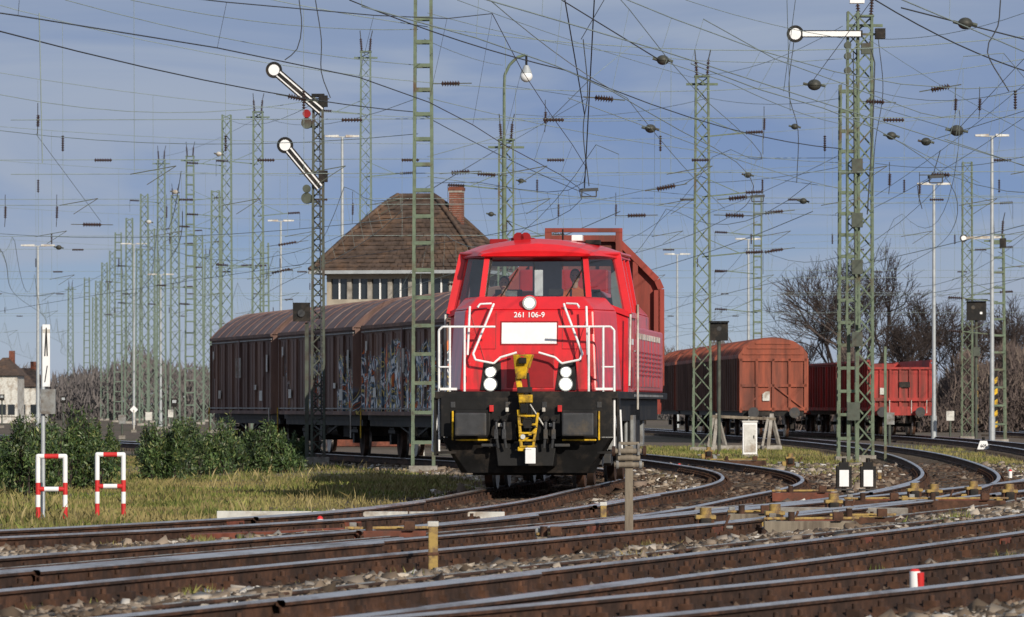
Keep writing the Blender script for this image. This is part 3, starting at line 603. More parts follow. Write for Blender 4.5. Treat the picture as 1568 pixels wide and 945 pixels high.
mb.beam((-.05,.03,1.2),(.2,.03,1.0),.04,'black'); mb.beam((.2,.02,1.0),(.0,.02,.8),.04,'yellow')
mb.cyl((.05,-.02,1.08),(.05,.12,1.08),.08,'black'); mb.cyl((-.02,-.04,.86),(-.02,.1,.86),.04,'dwhite')
mb.box(.10,.0,.55,.17,.05,.26,'white'); mb.box(.02,.06,.66,.26,.1,.07,'yellow'); mb.beam((.08,.1,1.4),(.36,.2,.95),.025,'dwhite')
mb.cyl((-.03,.02,2.19),(-.03,.1,2.19),.04,'redp')
mb.done('shunting_coupler',LOC,bevel=.012)
mb=MB(); r=.020
for sd in(-1,1):
    X=sd*1.44
    mb.path([(X,.5,.62),(X,.45,2.60),(X-sd*.06,.45,2.66),(sd*.52,.55,2.66)],r,'white'); mb.path([(sd*1.26,.45,1.6),(sd*1.26,.45,2.66)],r,'white'); mb.path([(sd*1.02,.48,1.6),(sd*1.02,.48,2.66)],r,'white')
    mb.path([(X,.45,2.0),(X-sd*.2,.45,2.0)],r*.8,'white')
    mb.path([(sd*.58,.95,3.04),(sd*.60,.9,2.98),(sd*.90,.72,2.22),(sd*.86,.68,2.12),(sd*.56,.7,2.06),(sd*.45,.72,2.16),(sd*.18,.72,2.24)],r,'white')
    mb.path([(sd*.84,.85,2.98),(sd*.80,.9,3.04),(sd*.62,.98,3.05)],r*.9,'white'); mb.path([(sd*.96,.8,3.0),(sd*.99,.7,2.2)],r,'white')
    mb.path([(X,.5,1.25),(sd*1.50,.5,.95),(sd*1.50,.55,.55)],r,'white')
    mb.path([(sd*1.53,.6,1.3),(sd*1.56,.6,.62),(sd*1.40,.6,.58)],r*.9,'white')
    for z in(.60,.90,1.2): mb.box(sd*1.33,.62,z,.34,.26,.04,'black')
    mb.bb(sd*1.5-.02,sd*1.5+.02,.45,.85,.55,1.5,'black'); mb.box(sd*1.28,.44,1.64,.28,.04,.04,'white')
    mb.path([(sd*1.54,2.9,1.7),(sd*1.56,2.9,2.9)],r,'dwhite'); mb.path([(sd*1.56,5.0,1.3),(sd*1.56,5.0,3.1)],r,'dwhite')
mb.done('handrails_and_steps',LOC)
mb=MB()
mb.bb(-1.18,1.18,5.35,15.1,1.6,3.05,'red'); mb.hexa(lvl((1.18,5.35),(1.18,15.1),3.05)+lvl((.9,5.4),(.9,14.9),3.35),'red'); mb.bb(-.8,.8,9,14.5,3.35,3.8,'redd')
mb.bb(1.18,1.44,5.6,15.2,1.6,2.75,'red'); mb.bb(-1.44,-1.18,5.6,15.2,1.6,2.75,'red')
mb.done('engine_hood',LOC,bevel=.04)
mb=MB()
for sd in(-1,1):
    for y in np.arange(6.1,14.8,1.1):
        mb.box(sd*1.45,y,2.15,.02,.95,.9,'red')
        for z in np.arange(1.9,2.35,.08): mb.box(sd*1.465,y,z,.02,.8,.03,'redd')
    mb.box(sd*1.51,4.0,1.85,.012,1.0,.35,'redd'); mb.box(sd*1.515,4.0,2.45,.012,.9,.10,'white'); mb.box(sd*1.5,9.5,1.54,.02,9,.04,'lgrey')
    for y in np.arange(6.3,14,.55): mb.box(sd*1.475,y,2.58,.01,.30,.10,'dwhite')
    mb.box(sd*1.52,3.85,2.3,.012,.02,1.3,'redd'); mb.box(sd*1.52,4.85,2.3,.012,.02,1.3,'redd'); mb.box(sd*1.53,4.7,2.3,.03,.1,.03,'lgrey')
mb.done('hood_louvres_and_lettering',LOC)
mb=MB()
for y in(2.5,4.9,10.6,13.0):
    for sd in(-1,1):
        mb.cyl((sd*.70,y,.5),(sd*.83,y,.5),.5,'rust',n=28); mb.cyl((sd*.64,y,.5),(sd*.70,y,.5),.53,'steel',n=28); mb.cyl((sd*.84,y,.5),(sd*1.12,y,.5),.16,'grey',n=16)
        mb.box(sd*1.05,y,.55,.14,.55,.34,'grey')
        for o in(-.3,.3): mb.cyl((sd*1.1,y+o,.62),(sd*1.1,y+o,1.0),.09,'lgrey',n=10)
    mb.cyl((-.8,y,.5),(.8,y,.5),.1,'black')
for y in(3.7,11.8):
    for sd in(-1,1): mb.bb(sd*1.05-.08,sd*1.05+.08,y-1.9,y+1.9,.68,.92,'grey'); mb.box(sd*1.2,y,.9,.14,.5,.5,'lgrey')
    mb.bb(-.9,.9,y-.5,y+.5,.3,1.1,'black')
mb.bb(-1.35,1.35,6.3,9.3,.35,1.4,'black'); mb.box(0,1.2,.28,1.9,.1,.12,'black')
for sd in(-1,1): mb.box(sd*1.36,6.8,.9,.08,.7,.6,'lgrey'); mb.cyl((sd*1.3,5.9,.6),(sd*1.3,5.9,1.4),.03,'lgrey')
mb.done('bogies_and_wheels',LOC,bevel=.01)

def skinfig(name,parent,loc,shirt):
    e=empty(name,loc); e.parent=parent
    J=[((0,0,0),.16),((0,0,.22),.15),((0,.0,.45),.17),((0,-.02,.56),.07),((0,-.03,.62),.055),
       ((.18,0,.47),.075),((.26,-.12,.22),.055),((.20,-.38,.16),.038),((-.18,0,.47),.075),((-.27,-.10,.22),.055),((-.20,-.36,.18),.038),
       ((.10,-.05,-.02),.10),((.13,-.45,.0),.075),((.13,-.48,-.42),.05),((-.10,-.05,-.02),.10),((-.13,-.45,0),.075),((-.13,-.48,-.42),.05),((.13,-.60,-.44),.04),((-.13,-.60,-.44),.04)]
    E=[(0,1),(1,2),(2,3),(3,4),(2,5),(5,6),(6,7),(2,8),(8,9),(9,10),(0,11),(11,12),(12,13),(0,14),(14,15),(15,16),(13,17),(16,18)]
    me=bpy.data.meshes.new(name+'_body'); me.from_pydata([j[0] for j in J],E,[]); o=bpy.data.objects.new('clothed_body',me); scene.collection.objects.link(o); o.parent=e
    o.modifiers.new('skin','SKIN'); 
    for v,j in zip(me.skin_vertices[0].data,J): v.radius=(j[1],j[1]*.75)
    me.skin_vertices[0].data[0].use_root=True
    u=o.modifiers.new('sub','SUBSURF'); u.levels=2; u.render_levels=2; me.materials.append(M[shirt])
    mb=MB(); mb.sph((0,-.04,.75),.105,'skin',16,(.78,.95,1.12)); mb.hexa([(-.015,-.15,.72),(.015,-.15,.72),(.012,-.12,.72),(-.012,-.12,.72),(-.008,-.145,.77),(.008,-.145,.77),(.008,-.12,.77),(-.008,-.12,.77)],'skin')
    mb.box(0,-.138,.69,.045,.01,.008,'redd')
    for sd in(-1,1): mb.sph((sd*.03,-.133,.765),.010,'black',6); mb.sph((sd*.083,-.03,.745),.022,'skin',6,(.4,.8,1.2)); 
    mb.sph((0,-.015,.785),.108,'hair',14,(.82,.92,.95)); mb.cyl((0,-.035,.56),(0,-.04,.68),.05,'skin')
    for sd in(-1,1):
        b=Vector((sd*.20,-.42,.17)); mb.sph(b,.04,'skin',8,(.9,1.2,.5))
        for i in range(4): p=b+Vector((sd*(-.028+.018*i),-.04,0)); q=p+Vector((0,-.035-.006*(i%3),.0)); mb.cyl(p,q,.009,'skin',n=6); mb.cyl(q,q+Vector((0,-.015,-.025)),.008,'skin',n=6)
        mb.cyl(b+Vector((-sd*.035,.0,0)),b+Vector((-sd*.06,-.04,-.005)),.010,'skin',n=6)
    mb.done('head_and_hands',e); return e
skinfig('train_driver',LOC,(.58,3.65,2.80),'shirt'); skinfig('shunter_person',LOC,(-.62,3.6,2.68),'shirt')

# ---------------------------------------------------------------- signal box
def signal_box():
    Y=222; s=F/Y; e=empty('signal_box_building',((636-784)/s,Y+3,-.24),R(-12)); mb=MB()
    W=2.95; D=2.9
    mb.bb(-W,W,-D,D,0,5.2,'brick'); mb.bb(-W-.15,W+.15,-D-.15,D+.15,5.2,5.42,'conc'); mb.bb(-W,W,-D,D,5.42,5.75,'plaster'); mb.bb(-W,W,-D,D,6.55,6.86,'plaster')
    mb.bb(-W+.15,W-.15,-D+.15,D-.15,5.7,6.6,'glassd')
    for x in np.linspace(-W+.09,W-.09,8):
        for y in(-D+.09,D-.09): mb.box(x,y,6.15,.17,.17,.82,'plaster' if abs(x)>2.5 else 'conc')
    for y in np.linspace(-D+.09,D-.09,7)[1:-1]:
        for x in(-W+.09,W-.09): mb.box(x,y,6.15,.17,.17,.82,'conc')
    for x in np.linspace(-W+.5,W-.5,7): mb.box(x,-D+.1,6.15,.06,.06,.82,'white')
    for z in(1.2,3.4):
        for x in(-1.8,0,1.8): mb.box(x,-D-.0,z+.5,.95,.08,1.2,'glassd'); mb.box(x,-D-.03,z-.14,1.1,.12,.08,'conc')
    mb.box(-W,-.5,1.0,.08,.95,2.1,'wood')
    mb.done('walls_and_windows',e)
    mb=MB(); ez=6.82; tz=9.85; ov=.55; n=17
    def lev(t):
        zz=ez+(tz-ez)*t**1.04; k=(1-t)**.88
        return [(-(W+ov)*k-.75*(1-k),-(D+ov)*k,zz),((W+ov)*k+.65*(1-k),-(D+ov)*k,zz),((W+ov)*k+.65*(1-k),(D+ov)*k,zz),(-(W+ov)*k-.75*(1-k),(D+ov)*k,zz)]
    for i in range(n):
        a=lev(i/n); b=lev((i+1)/n); 
        u=[(x,y,z-.06) for x,y,z in a]+[(x,y,z-.06) for x,y,z in b]; mb.add(u,[(j,(j+1)%4,4+(j+1)%4,4+j) for j in range(4)],'tile')
        lo=[(x,y,z+.085) for x,y,z in a]; hi=[(x,y,z+.01) for x,y,z in b]
        for j in range(4):
            q=(j+1)%4
            A=Vector(lo[j]);B=Vector(lo[q]);C=Vector(hi[q]);Dv=Vector(hi[j]); nt_=max(1,int((B-A).length/.30))
            for t in range(nt_):
                u0=t/nt_; u1=(t+1)/nt_-.004; dz=Vector((0,0,random.uniform(-.014,.014)))
                p=[A.lerp(B,u0)+dz,A.lerp(B,u1)+dz,Dv.lerp(C,u1),Dv.lerp(C,u0)]; dn=Vector((0,0,.06))
                mb.hexa([p[0]-dn,p[1]-dn,p[2]-dn*.6,p[3]-dn*.6]+p,'tile')
    for i in range(n):
        a=lev(i/n);b=lev((i+1)/n)
        for j in range(4): mb.cyl(Vector(a[j])+Vector((0,0,.08)),Vector(b[j])+Vector((0,0,.09)),.10,'tile',r2=.085,n=6)
    mb.cyl((-.8,0,tz+.03),(.7,0,tz+.03),.11,'tile')
    a=lev(0)
    for j in range(4): mb.beam(Vector(a[j])-Vector((0,0,.02)),Vector(a[(j+1)%4])-Vector((0,0,.02)),.13,'galv')
    mb.bb(-W-ov+.1,W+ov-.1,-D-ov+.1,D+ov-.1,6.76,6.80,'dwhite')
    mb.done('tiled_roof',e)
    mb=MB(); mb.box(1.55,.3,9.3,.5,.5,1.9,'brick'); mb.box(1.55,.3,10.15,.58,.58,.12,'brick'); mb.box(1.55,.3,10.05,.54,.54,.08,'conc')
    for z in np.arange(8.4,10.1,.085): mb.box(1.55,.3,z,.512,.512,.012,'conc')
    mb.done('brick_chimney',e)
signal_box()
def house(px,Y,w,wh,rh,name):
    s=F/Y; e=empty(name,((px-784)/s,Y,-.24)); mb=MB(); mb.bb(-w/2,w/2,0,7,0,wh,'dwhite'); 
    for x in(-w*.3,0,w*.3): 
        for z in(.5,): mb.box(x,-.02,z+.7,.6,.08,.9,'glassd'); mb.box(x,-.04,z+.1,.7,.1,.08,'conc')
    mb.box(-w*.45,-.02,1.0,.5,.08,2,'wood'); mb.done('walls',e)
    mb=MB(); mb.add([(-w/2-.3,-.4,wh),(w/2+.3,-.4,wh),(w/2+.3,7.4,wh),(-w/2-.3,7.4,wh),(-w/2+1,3.5,wh+rh),(w/2-1,3.5,wh+rh)],[(0,1,5,4),(2,3,4,5),(1,2,5),(3,0,4),(0,3,2,1)],'tile'); mb.box(w*.2,3.5,wh+rh,.5,.5,1.2,'brick'); mb.done('roof',e)
house(34,520,3.6,3.3,1.7,'small_house'); house(4,500,2.6,4.2,1.6,'small_house')

# ---------------------------------------------------------------- masts
def lattice(mb,x,y,z0,z1,wb,wt,k,style='X',pw=None,th=.055,bt=.028):
    hh=z1-z0; pw=pw or 1.15; z=z0; lv=[]
    while z<z1-.05:
        w=wb+(wt-wb)*(z-z0)/hh; lv.append((z,w/2)); z+=max(w*pw,.3)
    lv.append((z1,wt/2))
    cs=[(-1,-1),(1,-1),(1,1),(-1,1)]
    for cx,cy in cs: mb.beam((x+cx*wb/2,y+cy*wb/2,z0),(x+cx*wt/2,y+cy*wt/2,z1),th,k)
    for i in range(len(lv)-1):
        (za,a),(zb_,b)=lv[i],lv[i+1]
        for j in range(4):
            c,d=cs[j],cs[(j+1)%4]
            if style=='X':
                if i%2: c,d=d,c
                mb.beam((x+c[0]*a,y+c[1]*a,za),(x+d[0]*b,y+d[1]*b,zb_),bt,k)
            else: mb.beam((x+c[0]*a,y+c[1]*a,za),(x+d[0]*a,y+d[1]*a,za),bt*3.2 if abs(c[1]-d[1])<.1 else bt,k,h=.085)
def insul(mb,p,q,r=.075,k='insb'):
    p=Vector(p);q=Vector(q); n=7; d=q-p; mb.cyl(p,q,r*.4,k,n=8)
    for i in range(n):
        c=p+d*((i+.5)/n); mb.cyl(c-d*.035,c+d*.035,r,k,r2=r*.55,n=10)
def mast(px,topv,Y,wb,wt,k,style='X',base_z=-.24,name='catenary_mast',top_extra=True,pw=None,arms=True,th=.055,bt=.03):
    x=(px-784)/F*Y; z1=H-(topv-620)/F*Y; e=empty(name,(x,Y,0)); mb=MB()
    lattice(mb,0,0,base_z,z1,wb,wt,k,style,pw,th,bt); mb.box(0,0,base_z+.06,wb*1.35,wb*1.35,.22,'conc')
    if top_extra:
        mb.beam((-wt*1.3,0,z1-.25),(wt*1.3,0,z1-.25),.08,k); mb.box(0,0,z1+.02,wt+.12,wt+.12,.05,k)
        insul(mb,(-.18,0,z1+.05),(-.22,0,z1+.6)); insul(mb,(.18,0,z1+.05),(.22,0,z1+.6)); mb.cyl((-.22,0,z1+.6),(-.25,0,z1+.95),.02,'wire'); mb.cyl((.22,0,z1+.6),(.3,0,z1+.95),.02,'wire')
    if arms:
        for zf in (.52,.68,.84):
            z=base_z+(z1-base_z)*zf; sd=random.choice((-1,1)); mb.beam((0,0,z),(sd*1.5,0,z+.15),.045,k); mb.beam((0,0,z+.7),(sd*1.3,0,z+.13),.025,k); insul(mb,(sd*1.5,0,z+.15),(sd*2.1,0,z+.18),.08)
            mb.cyl((sd*2.1,0,z+.18),(sd*2.1,0,z-.6),.010,'wire',n=5)
    mb.done('lattice_frame',e); return e
mast(648,-60,135.5,.50,.36,'mastg','L',pw=1.45,th=.075,bt=.03,top_extra=False,arms=False)
mast(1075,118,196,.62,.42,'mastg','X',th=.07,bt=.04)
mast(1324,26,164,.46,.40,'mastg','X',th=.07,bt=.045,arms=False)
mast(1298,130,160,.52,.42,'mastg','L',pw=1.3,th=.075,arms=False,top_extra=False)
mast(775,215,205,.62,.50,'mastg','X',th=.07,bt=.045)
mast(560,80,250,.62,.40,'mastf','X',th=.07)
mast(1160,302,280,.42,.36,'mastg','L',pw=1.4,arms=True,top_extra=False)
mast(1481,248,262,.5,.42,'mastg','X',top_extra=False)
for px,tv,Y,st in ((347,176,300,'X'),(395,172,285,'X'),(247,245,380,'X'),(291,240,360,'L'),(330,292,330,'X'),(221,297,450,'X'),(198,334,500,'X'),(181,356,540,'L'),(160,402,600,'X'),(150,430,680,'X'),(133,425,660,'L'),(268,300,440,'X'),(213,380,600,'X'),(232,350,520,'X'),(405,372,420,'L'),(172,384,620,'X'),(108,440,700,'X'),(240,395,650,'X'),(305,360,480,'X'),(318,390,560,'X'),(145,455,760,'X'),(190,420,720,'X'),(1528,360,240,'L')):
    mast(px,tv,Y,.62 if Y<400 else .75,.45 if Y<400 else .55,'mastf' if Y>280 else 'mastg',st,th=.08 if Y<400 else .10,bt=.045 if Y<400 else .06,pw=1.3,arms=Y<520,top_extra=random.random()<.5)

def disc(mb,c,r):
    c=Vector(c); mb.cyl(c+Vector((0,.01,0)),c+Vector((0,.03,0)),r,'black',n=28); mb.cyl(c-Vector((0,.01,0)),c+Vector((0,.01,0)),r*.66,'white',n=28)
def semaphore_left():
    Y=152; s=F/Y; x0=(487-784)/s; zt=H+(620-148)/s; e=empty('semaphore_signal',(x0,Y,0)); mb=MB()
    lattice(mb,0,0,-.24,zt,.34,.24,'mastd','X',1.0,.06,.035); mb.box(0,0,-.14,.6,.6,.25,'conc'); mb.box(0,0,zt+.03,.34,.34,.08,'black'); mb.done('lattice_mast',e)
    for v0 in(108,223):
        mb=MB(); dc=Vector(((420-487 if v0==108 else 437-487)/s,-.25,H+(620-v0)/s)); pv=Vector((-.12,-.25,dc.z-(52)/s)); 
        d=(pv-dc).normalized(); nrm=Vector((d.z,0,-d.x)); tail=pv+d*.28
        a=dc+d*.15
        def strip(w,y,k): 
            n=nrm*w; mb.hexa([a-n+Vector((0,y,0)),tail-n+Vector((0,y,0)),tail-n+Vector((0,y+.01,0)),a-n+Vector((0,y+.01,0)),a+n+Vector((0,y,0)),tail+n+Vector((0,y,0)),tail+n+Vector((0,y+.01,0)),a+n+Vector((0,y+.01,0))],k)
        strip(.125,.012,'black'); strip(.085,-.004,'white'); strip(.045,-.018,'black')
        disc(mb,dc,.22); mb.cyl(pv,pv+Vector((0,.3,0)),.05,'black'); 
        mb.box(.14,-.1,pv.z+.08,.24,.26,.3,'black'); mb.cyl((-.30,-.12,pv.z-.5),(-.30,.12,pv.z-.5),.15,'mastd',n=16); mb.cyl((-.30,-.16,pv.z-.25),(-.30,-.02,pv.z-.25),.11,'redd' if v0==108 else 'mastd',n=16)
        mb.beam((-.3,0,pv.z-.6),(0,0,pv.z-.6),.05,'mastd'); mb.cyl((.05,-.2,pv.z-.2),(.1,-.2,1),.015,'wire',n=5); mb.beam((-.5,.0,pv.z+.15),(.3,0,pv.z+.15),.03,'mastd')
        mb.done('signal_arm',e)
    mb=MB()
    for z in np.arange(.4,zt-1,.3): mb.cyl((-.14,.22,z),(.14,.22,z),.012,'mastd',n=5)
    mb.beam((-.15,.22,.2),(-.15,.22,zt-1),.03,'mastd'); mb.beam((.15,.22,.2),(.15,.22,zt-1),.03,'mastd'); mb.box(-.44,-.05,H+(620-478)/s,.45,.3,.5,'black'); mb.cyl((-.44,-.25,H+(620-480)/s),(-.44,-.2,H+(620-480)/s),.1,'grey')
    mb.beam((-.3,0,-.24),(-.3,0,H+2.2),.10,'mastd'); mb.done('ladder_and_box',e)
semaphore_left()
def semaphore_right():
    Y=158; s=F/Y; x0=(1306-784)/s; zt=H+(620-18)/s; e=empty('semaphore_signal',(x0,Y,0)); mb=MB()
    lattice(mb,0,0,3.5,zt,.34,.28,'mastg','X',1.0,.06,.035); mb.beam((-.12,0,-.24),(-.12,0,3.6),.10,'mastg'); mb.beam((.12,0,-.24),(.12,0,3.6),.10,'mastg'); mb.done('mast',e)
    mb=MB(); z=H+(620-53)/s; X=(1217-1306)/s; disc(mb,(X,-.3,z),.24)
    mb.bb(X+.2,.25,-.31,-.30,z-.10,z+.10,'black'); mb.bb(X+.2,.2,-.335,-.32,z-.07,z+.07,'white'); mb.box(.75,-.1,z+.02,.28,.3,.28,'black'); mb.beam((.0,-.1,z),(.75,-.1,z),.06,'mastg'); mb.cyl((.0,-.3,z),(0,0,z),.05,'black')
    for dz in(-.6,-1.0,-.3): mb.cyl((-.15,-.2,z+dz),(-.15,.1,z+dz),.10,'mastd',n=12)
    mb.box(.35,-.1,z-.4,.25,.25,.3,'mastd'); mb.path([(.45,-.1,z-.2),(.6,-.1,z-.8),(.55,-.1,z-2.5),(.4,0,z-5)],.018,'wire'); mb.cyl((.0,-.2,z-.5),(.05,-.2,2),.015,'wire',n=5)
    mb.box(.1,-.2,z+.9,.4,.3,.1,'white'); mb.done('signal_arm',e)
    mb=MB()
    for zz in(3.2,5.2,6.5,8.0): mb.box(.1,-.3,zz,.3,.25,.4,'mastd')
    mb.beam((.9,0,-.24),(.9,0,3.0),.07,'mastg'); mb.box(.0,-.2,1.2,.35,.25,.5,'mastd'); mb.done('relay_boxes',e)
semaphore_right()

def lamp_post(px,tv,Y,name='street_lamp',hw=27):
    s=F/Y; x=(px-784)/s; z=H+(620-tv)/s; e=empty(name,(x,Y,0)); mb=MB(); mb.cyl((0,0,-.24),(0,0,z),.10,'galv',r2=.06,n=10); mb.cyl((0,0,-.24),(0,0,.9),.13,'galv',n=10)
    w=hw/s
    for sd in(-1,1): mb.beam((0,0,z),(sd*w,0,z+.04),.06,'galv'); mb.hexa([(sd*w*.2,-.14,z-.02),(sd*w,-.12,z+.0),(sd*w,.12,z+.0),(sd*w*.2,.14,z-.02),(sd*w*.2,-.1,z+.10),(sd*w,-.08,z+.08),(sd*w,.08,z+.08),(sd*w*.2,.1,z+.10)],'dwhite')
    mb.done('post_and_lanterns',e,bevel=.01)
for a in((524,210,262),(1430,283,250),(1519,209,232),(58,377,300),(1146,367,330),(246,421,420),(1037,390,400),(205,374,460),(430,339,345)): lamp_post(*a,hw=26 if a[2]<320 else 20)
def curved_lamp():
    Y=200; s=F/Y; x=(772-784)/s; e=empty('yard_lamp',(x,Y,0)); mb=MB(); z=lambda v:H+(620-v)/s
    mb.cyl((0,0,z(215)),(0,0,z(140)),.05,'mastg'); pts=[(0,0,z(140)),(.02,0,z(115)),(.18,0,z(100)),(.45,0,z(88)),(.75,0,z(84))]; mb.path(pts,.05,'mastg',8); mb.cyl((.78,0,z(84)),(.78,0,z(100)),.04,'black'); mb.cyl((.78,0,z(100)),(.78,0,z(112)),.08,'galv',r2=.2,n=14); mb.sph((.78,0,z(117)),.22,'white',14,(1,1,.95)); 
    mb.cyl((0,0,-.24),(0,0,z(215)),.08,'mastg'); mb.done('arm_and_globe',e)
curved_lamp()

# ---------------------------------------------------------------- wires
wm=MB()
def wire(p,q,r=.012,k='wire',sag=0,n=8):
    p=Vector(p);q=Vector(q); pts=[]
    n=n if sag else 1
    for i in range(n+1):
        t=i/n; c=p.lerp(q,t); c.z-=sag*4*t*(1-t); pts.append(c)
    wm.path(pts,r,k,4); return pts
def catenary(c,y0,y1,zc=5.5,zm=7.2,sp=58,ph=0,r=.011,k='wire'):
    pts=[p for p in c if y0<=p.y<=y1]
    if len(pts)<3:return
    st=max(1,int(len(pts)/((y1-y0)/6))); pts=pts[::st]; pm=None
    for i,p in enumerate(pts):
        t=((p.y+ph)%sp)/sp; z2=zc+.35+(zm-zc-.35)*(2*t-1)**2
        a=Vector((p.x+.3*math.sin(p.y/sp*math.pi),p.y,zc)); b=Vector((p.x,p.y,z2))
        if pm: wm.cyl(pm[0],a,r,k,n=4,caps=False); wm.cyl(pm[1],b,r*.9,k,n=4,caps=False)
        wm.cyl(a,b,r*.45,k,n=3,caps=False); pm=(a,b)
for i,(k,y0,y1) in enumerate((('T1',50,150),('T2',50,150),('T3',50,360),('T4',60,300),('T5',70,350),('T6',90,330),('T7',112,300))):
    catenary(TC[k],y0,y1,5.6,7.3,60,ph=i*17,k='wire' if i in(2,) else 'wirel',r=.0075)
for i,X0 in enumerate((-34,-30,-26,-22,-18,-14,-9,-4,1,6,12,20,28)):
    c=[Vector((X0-(y-150)*.072+ (0 if X0<5 else (y-150)*.03),y,0)) for y in range(130,620,6)]
    catenary(c,130,620,5.8,7.6,64,ph=i*23,k='wirel',r=.010)
ins=MB()
def headspan(Y,x0,x1,zt,zm,k='wirel',drops=()):
    wire((x0,Y,zt+1.2),(x1,Y,zt+1.5),.010,k,sag=3.0,n=22)
    for z in(zm,zm-1.3): wire((x0,Y+.2,z),(x1,Y+.2,z+.1),.009,k)
    for d in drops:
        t=(d-x0)/(x1-x0); zz=zt+1.2-3*4*t*(1-t)+.3*t
        wm.cyl((d,Y,zz),(d,Y+.2,zm-1.3),.006,k,n=4,caps=False)
        if random.random()<.6: insul(ins,(d,Y+.1,zm+.7),(d,Y+.1,zm+.25),.05)
        if random.random()<.6: insul(ins,(d+.9,Y+.2,zm),(d+1.4,Y+.2,zm),.06)
        ins.beam((d-.1,Y+.2,zm-1.3),(d+1.0,Y+.2,zm-1.1),.022,'mastd'); ins.beam((d+1,Y+.2,zm-1.1),(d+.3,Y+.2,zm-1.55),.018,'mastd')
for Y,x0,x1,zt,zm in ((136,-12,25,11.5,8.2),(163,-16,24,12,8.4),(200,-24,30,13,8.6),(250,-40,34,14.5,8.2),(300,-45,40,15,8.4),(370,-55,45,15,8.6),(450,-60,50,15,8.4)):
    headspan(Y,x0,x1,zt,zm,drops=[x0+3+i*4.3+random.uniform(-.6,.6) for i in range(int((x1-x0-4)/4.3))])
spans=[(0,48,640,172,95,150,1,.2),(640,172,905,300,150,200,1,.1),(535,0,868,108,110,120,1,.1),(868,108,1290,228,120,160,1,.3),(1340,0,1580,112,90,100,1,.1),
(750,0,960,150,80,110,0,.1),(960,150,1110,320,110,140,0,.1),(860,0,1010,92,100,105,1,0),(1010,92,1120,128,105,110,0,0),(1120,128,1290,190,110,160,0,.1),(1380,12,1568,60,95,98,1,0),
(55,205,155,340,150,190,0,0),(60,20,65,250,90,90,0,0),(910,0,895,288,110,125,1,0),(925,0,890,60,110,112,0,0),(865,0,895,175,110,125,1,0),
(1205,0,1210,170,150,155,0,0),(1218,0,1200,140,150,155,0,0),(1568,130,1340,300,140,165,0,.1),(1568,180,1335,320,140,165,0,.1),(1290,235,1075,330,160,196,0,.1),(1290,150,1085,150,160,196,0,.2),
(1085,150,790,175,196,205,0,.3),(655,240,835,190,136,150,0,0),(835,190,905,120,150,160,1,0),(905,120,985,55,160,165,0,0),(660,290,760,230,136,205,1,0),(760,230,900,150,205,160,0,0),
(1075,115,1290,40,196,160,0,.3),(650,60,770,100,136,205,0,.1),(770,130,900,150,205,160,0,0),(395,175,640,150,285,136,0,.6),(345,180,487,155,300,152,0,.5),(247,240,395,180,380,285,0,.3),(0,145,487,152,140,152,0,.4),
(0,200,640,205,150,136,0,.3),(0,358,650,330,190,136,0,.3),(1340,60,1568,20,164,150,0,.2),(1340,140,1568,135,164,150,0,.3),(1340,250,1568,240,164,150,0,.2),(1150,268,1568,300,160,170,0,.2),
(995,195,1290,290,120,158,0,.1),(870,150,1000,198,115,120,0,0),(1240,130,1350,-20,120,105,0,0),(1360,208,1500,280,130,140,0,0),(1415,218,1568,170,130,125,0,0),(1465,200,1568,90,120,112,0,0),(1465,200,1330,160,120,164,0,0),
(200,0,640,45,120,136,0,.2),(100,0,640,100,120,136,0,.2),(655,20,1290,90,136,160,0,.5),(655,150,1300,250,136,160,0,.3),(655,270,1300,330,136,160,0,.2),(700,0,1085,125,130,196,0,.1),
(1330,60,1568,200,164,150,0,.1),(1050,0,1300,60,140,160,0,.1),(1075,280,1290,255,196,160,0,.1),(780,260,1075,300,205,196,0,.1),(780,330,1075,270,205,196,0,.1)]
for x1,y1,x2,y2,d1,d2,dk,sg in spans: wire(S(x1,y1,d1),S(x2,y2,d2),.0125 if dk else .0085,'wire' if dk else 'wirel',sag=sg)
def curve_wire(pts,d,r=.011):
    P=smooth([(a,b) for a,b in pts],12); wm.path([S(p.x,p.y,d) for p in P],r,'wire',4)
curve_wire([(458,0),(462,40),(455,75),(436,92)],120); curve_wire([(483,0),(492,60),(492,110),(506,150)],125); curve_wire([(893,60),(900,140),(893,200),(902,285)],125)
curve_wire([(1216,60),(1208,140),(1222,200),(1220,280)],155); curve_wire([(1532,0),(1528,40),(1512,80),(1545,140)],100); curve_wire([(1345,60),(1352,140),(1340,220),(1336,300)],160); curve_wire([(1440,230),(1425,275),(1405,285),(1412,320)],140)
root=empty('overhead_catenary'); wm.done('catenary_wires',root)
for x,y,d in ((1015,92,105),(1247,130,120),(996,197,120),(1145,268,160),(1365,208,130),(1418,217,130),(1465,200,120),(1478,36,96),(1230,308,160),(798,277,190),(752,328,200),(1217,194,160),(90,379,200),(335,236,200),(268,294,210),(228,340,230)):
    c=S(x,y,d); r={1247:.14,1465:.14,1478:.12}.get(x,.11 if d<150 else .10); kk='ball' if x>400 or x==90 else 'dwhite'; ins.sph(c,r,kk,14,(1.05,1,.85)); ins.cyl(c-Vector((0,0,r*.1)),c+Vector((0,0,r*.1)),r*1.1,kk,n=14)
    for k in(-1,1): ins.cyl(c+Vector((k*r*.8,0,0)),c+Vector((k*r*1.7,0,k*-.03)),.03,'mastd',n=6)
for x,y,d in ((455,150,150),(690,128,150),(925,151,125),(1440,135,140),(1020,287,150),(1130,303,150),(1440,268,150),(705,264,160),(745,267,170),(141,344,190),(975,330,180),(1340,156,160),(1125,330,160),(1185,384,220),(430,415,260),(1185,325,200),(440,373,260)):
    h=14*d/F; c=S(x,y,d); t=random.uniform(-.12,.12)*h*2; insul(ins,c-Vector((h,0,t)),c+Vector((h,0,t)),.085 if d>120 else .07); ins.beam(c-Vector((h*2.3,0,t*2)),c+Vector((h*2.3,0,t*2)),.026,'mastd')
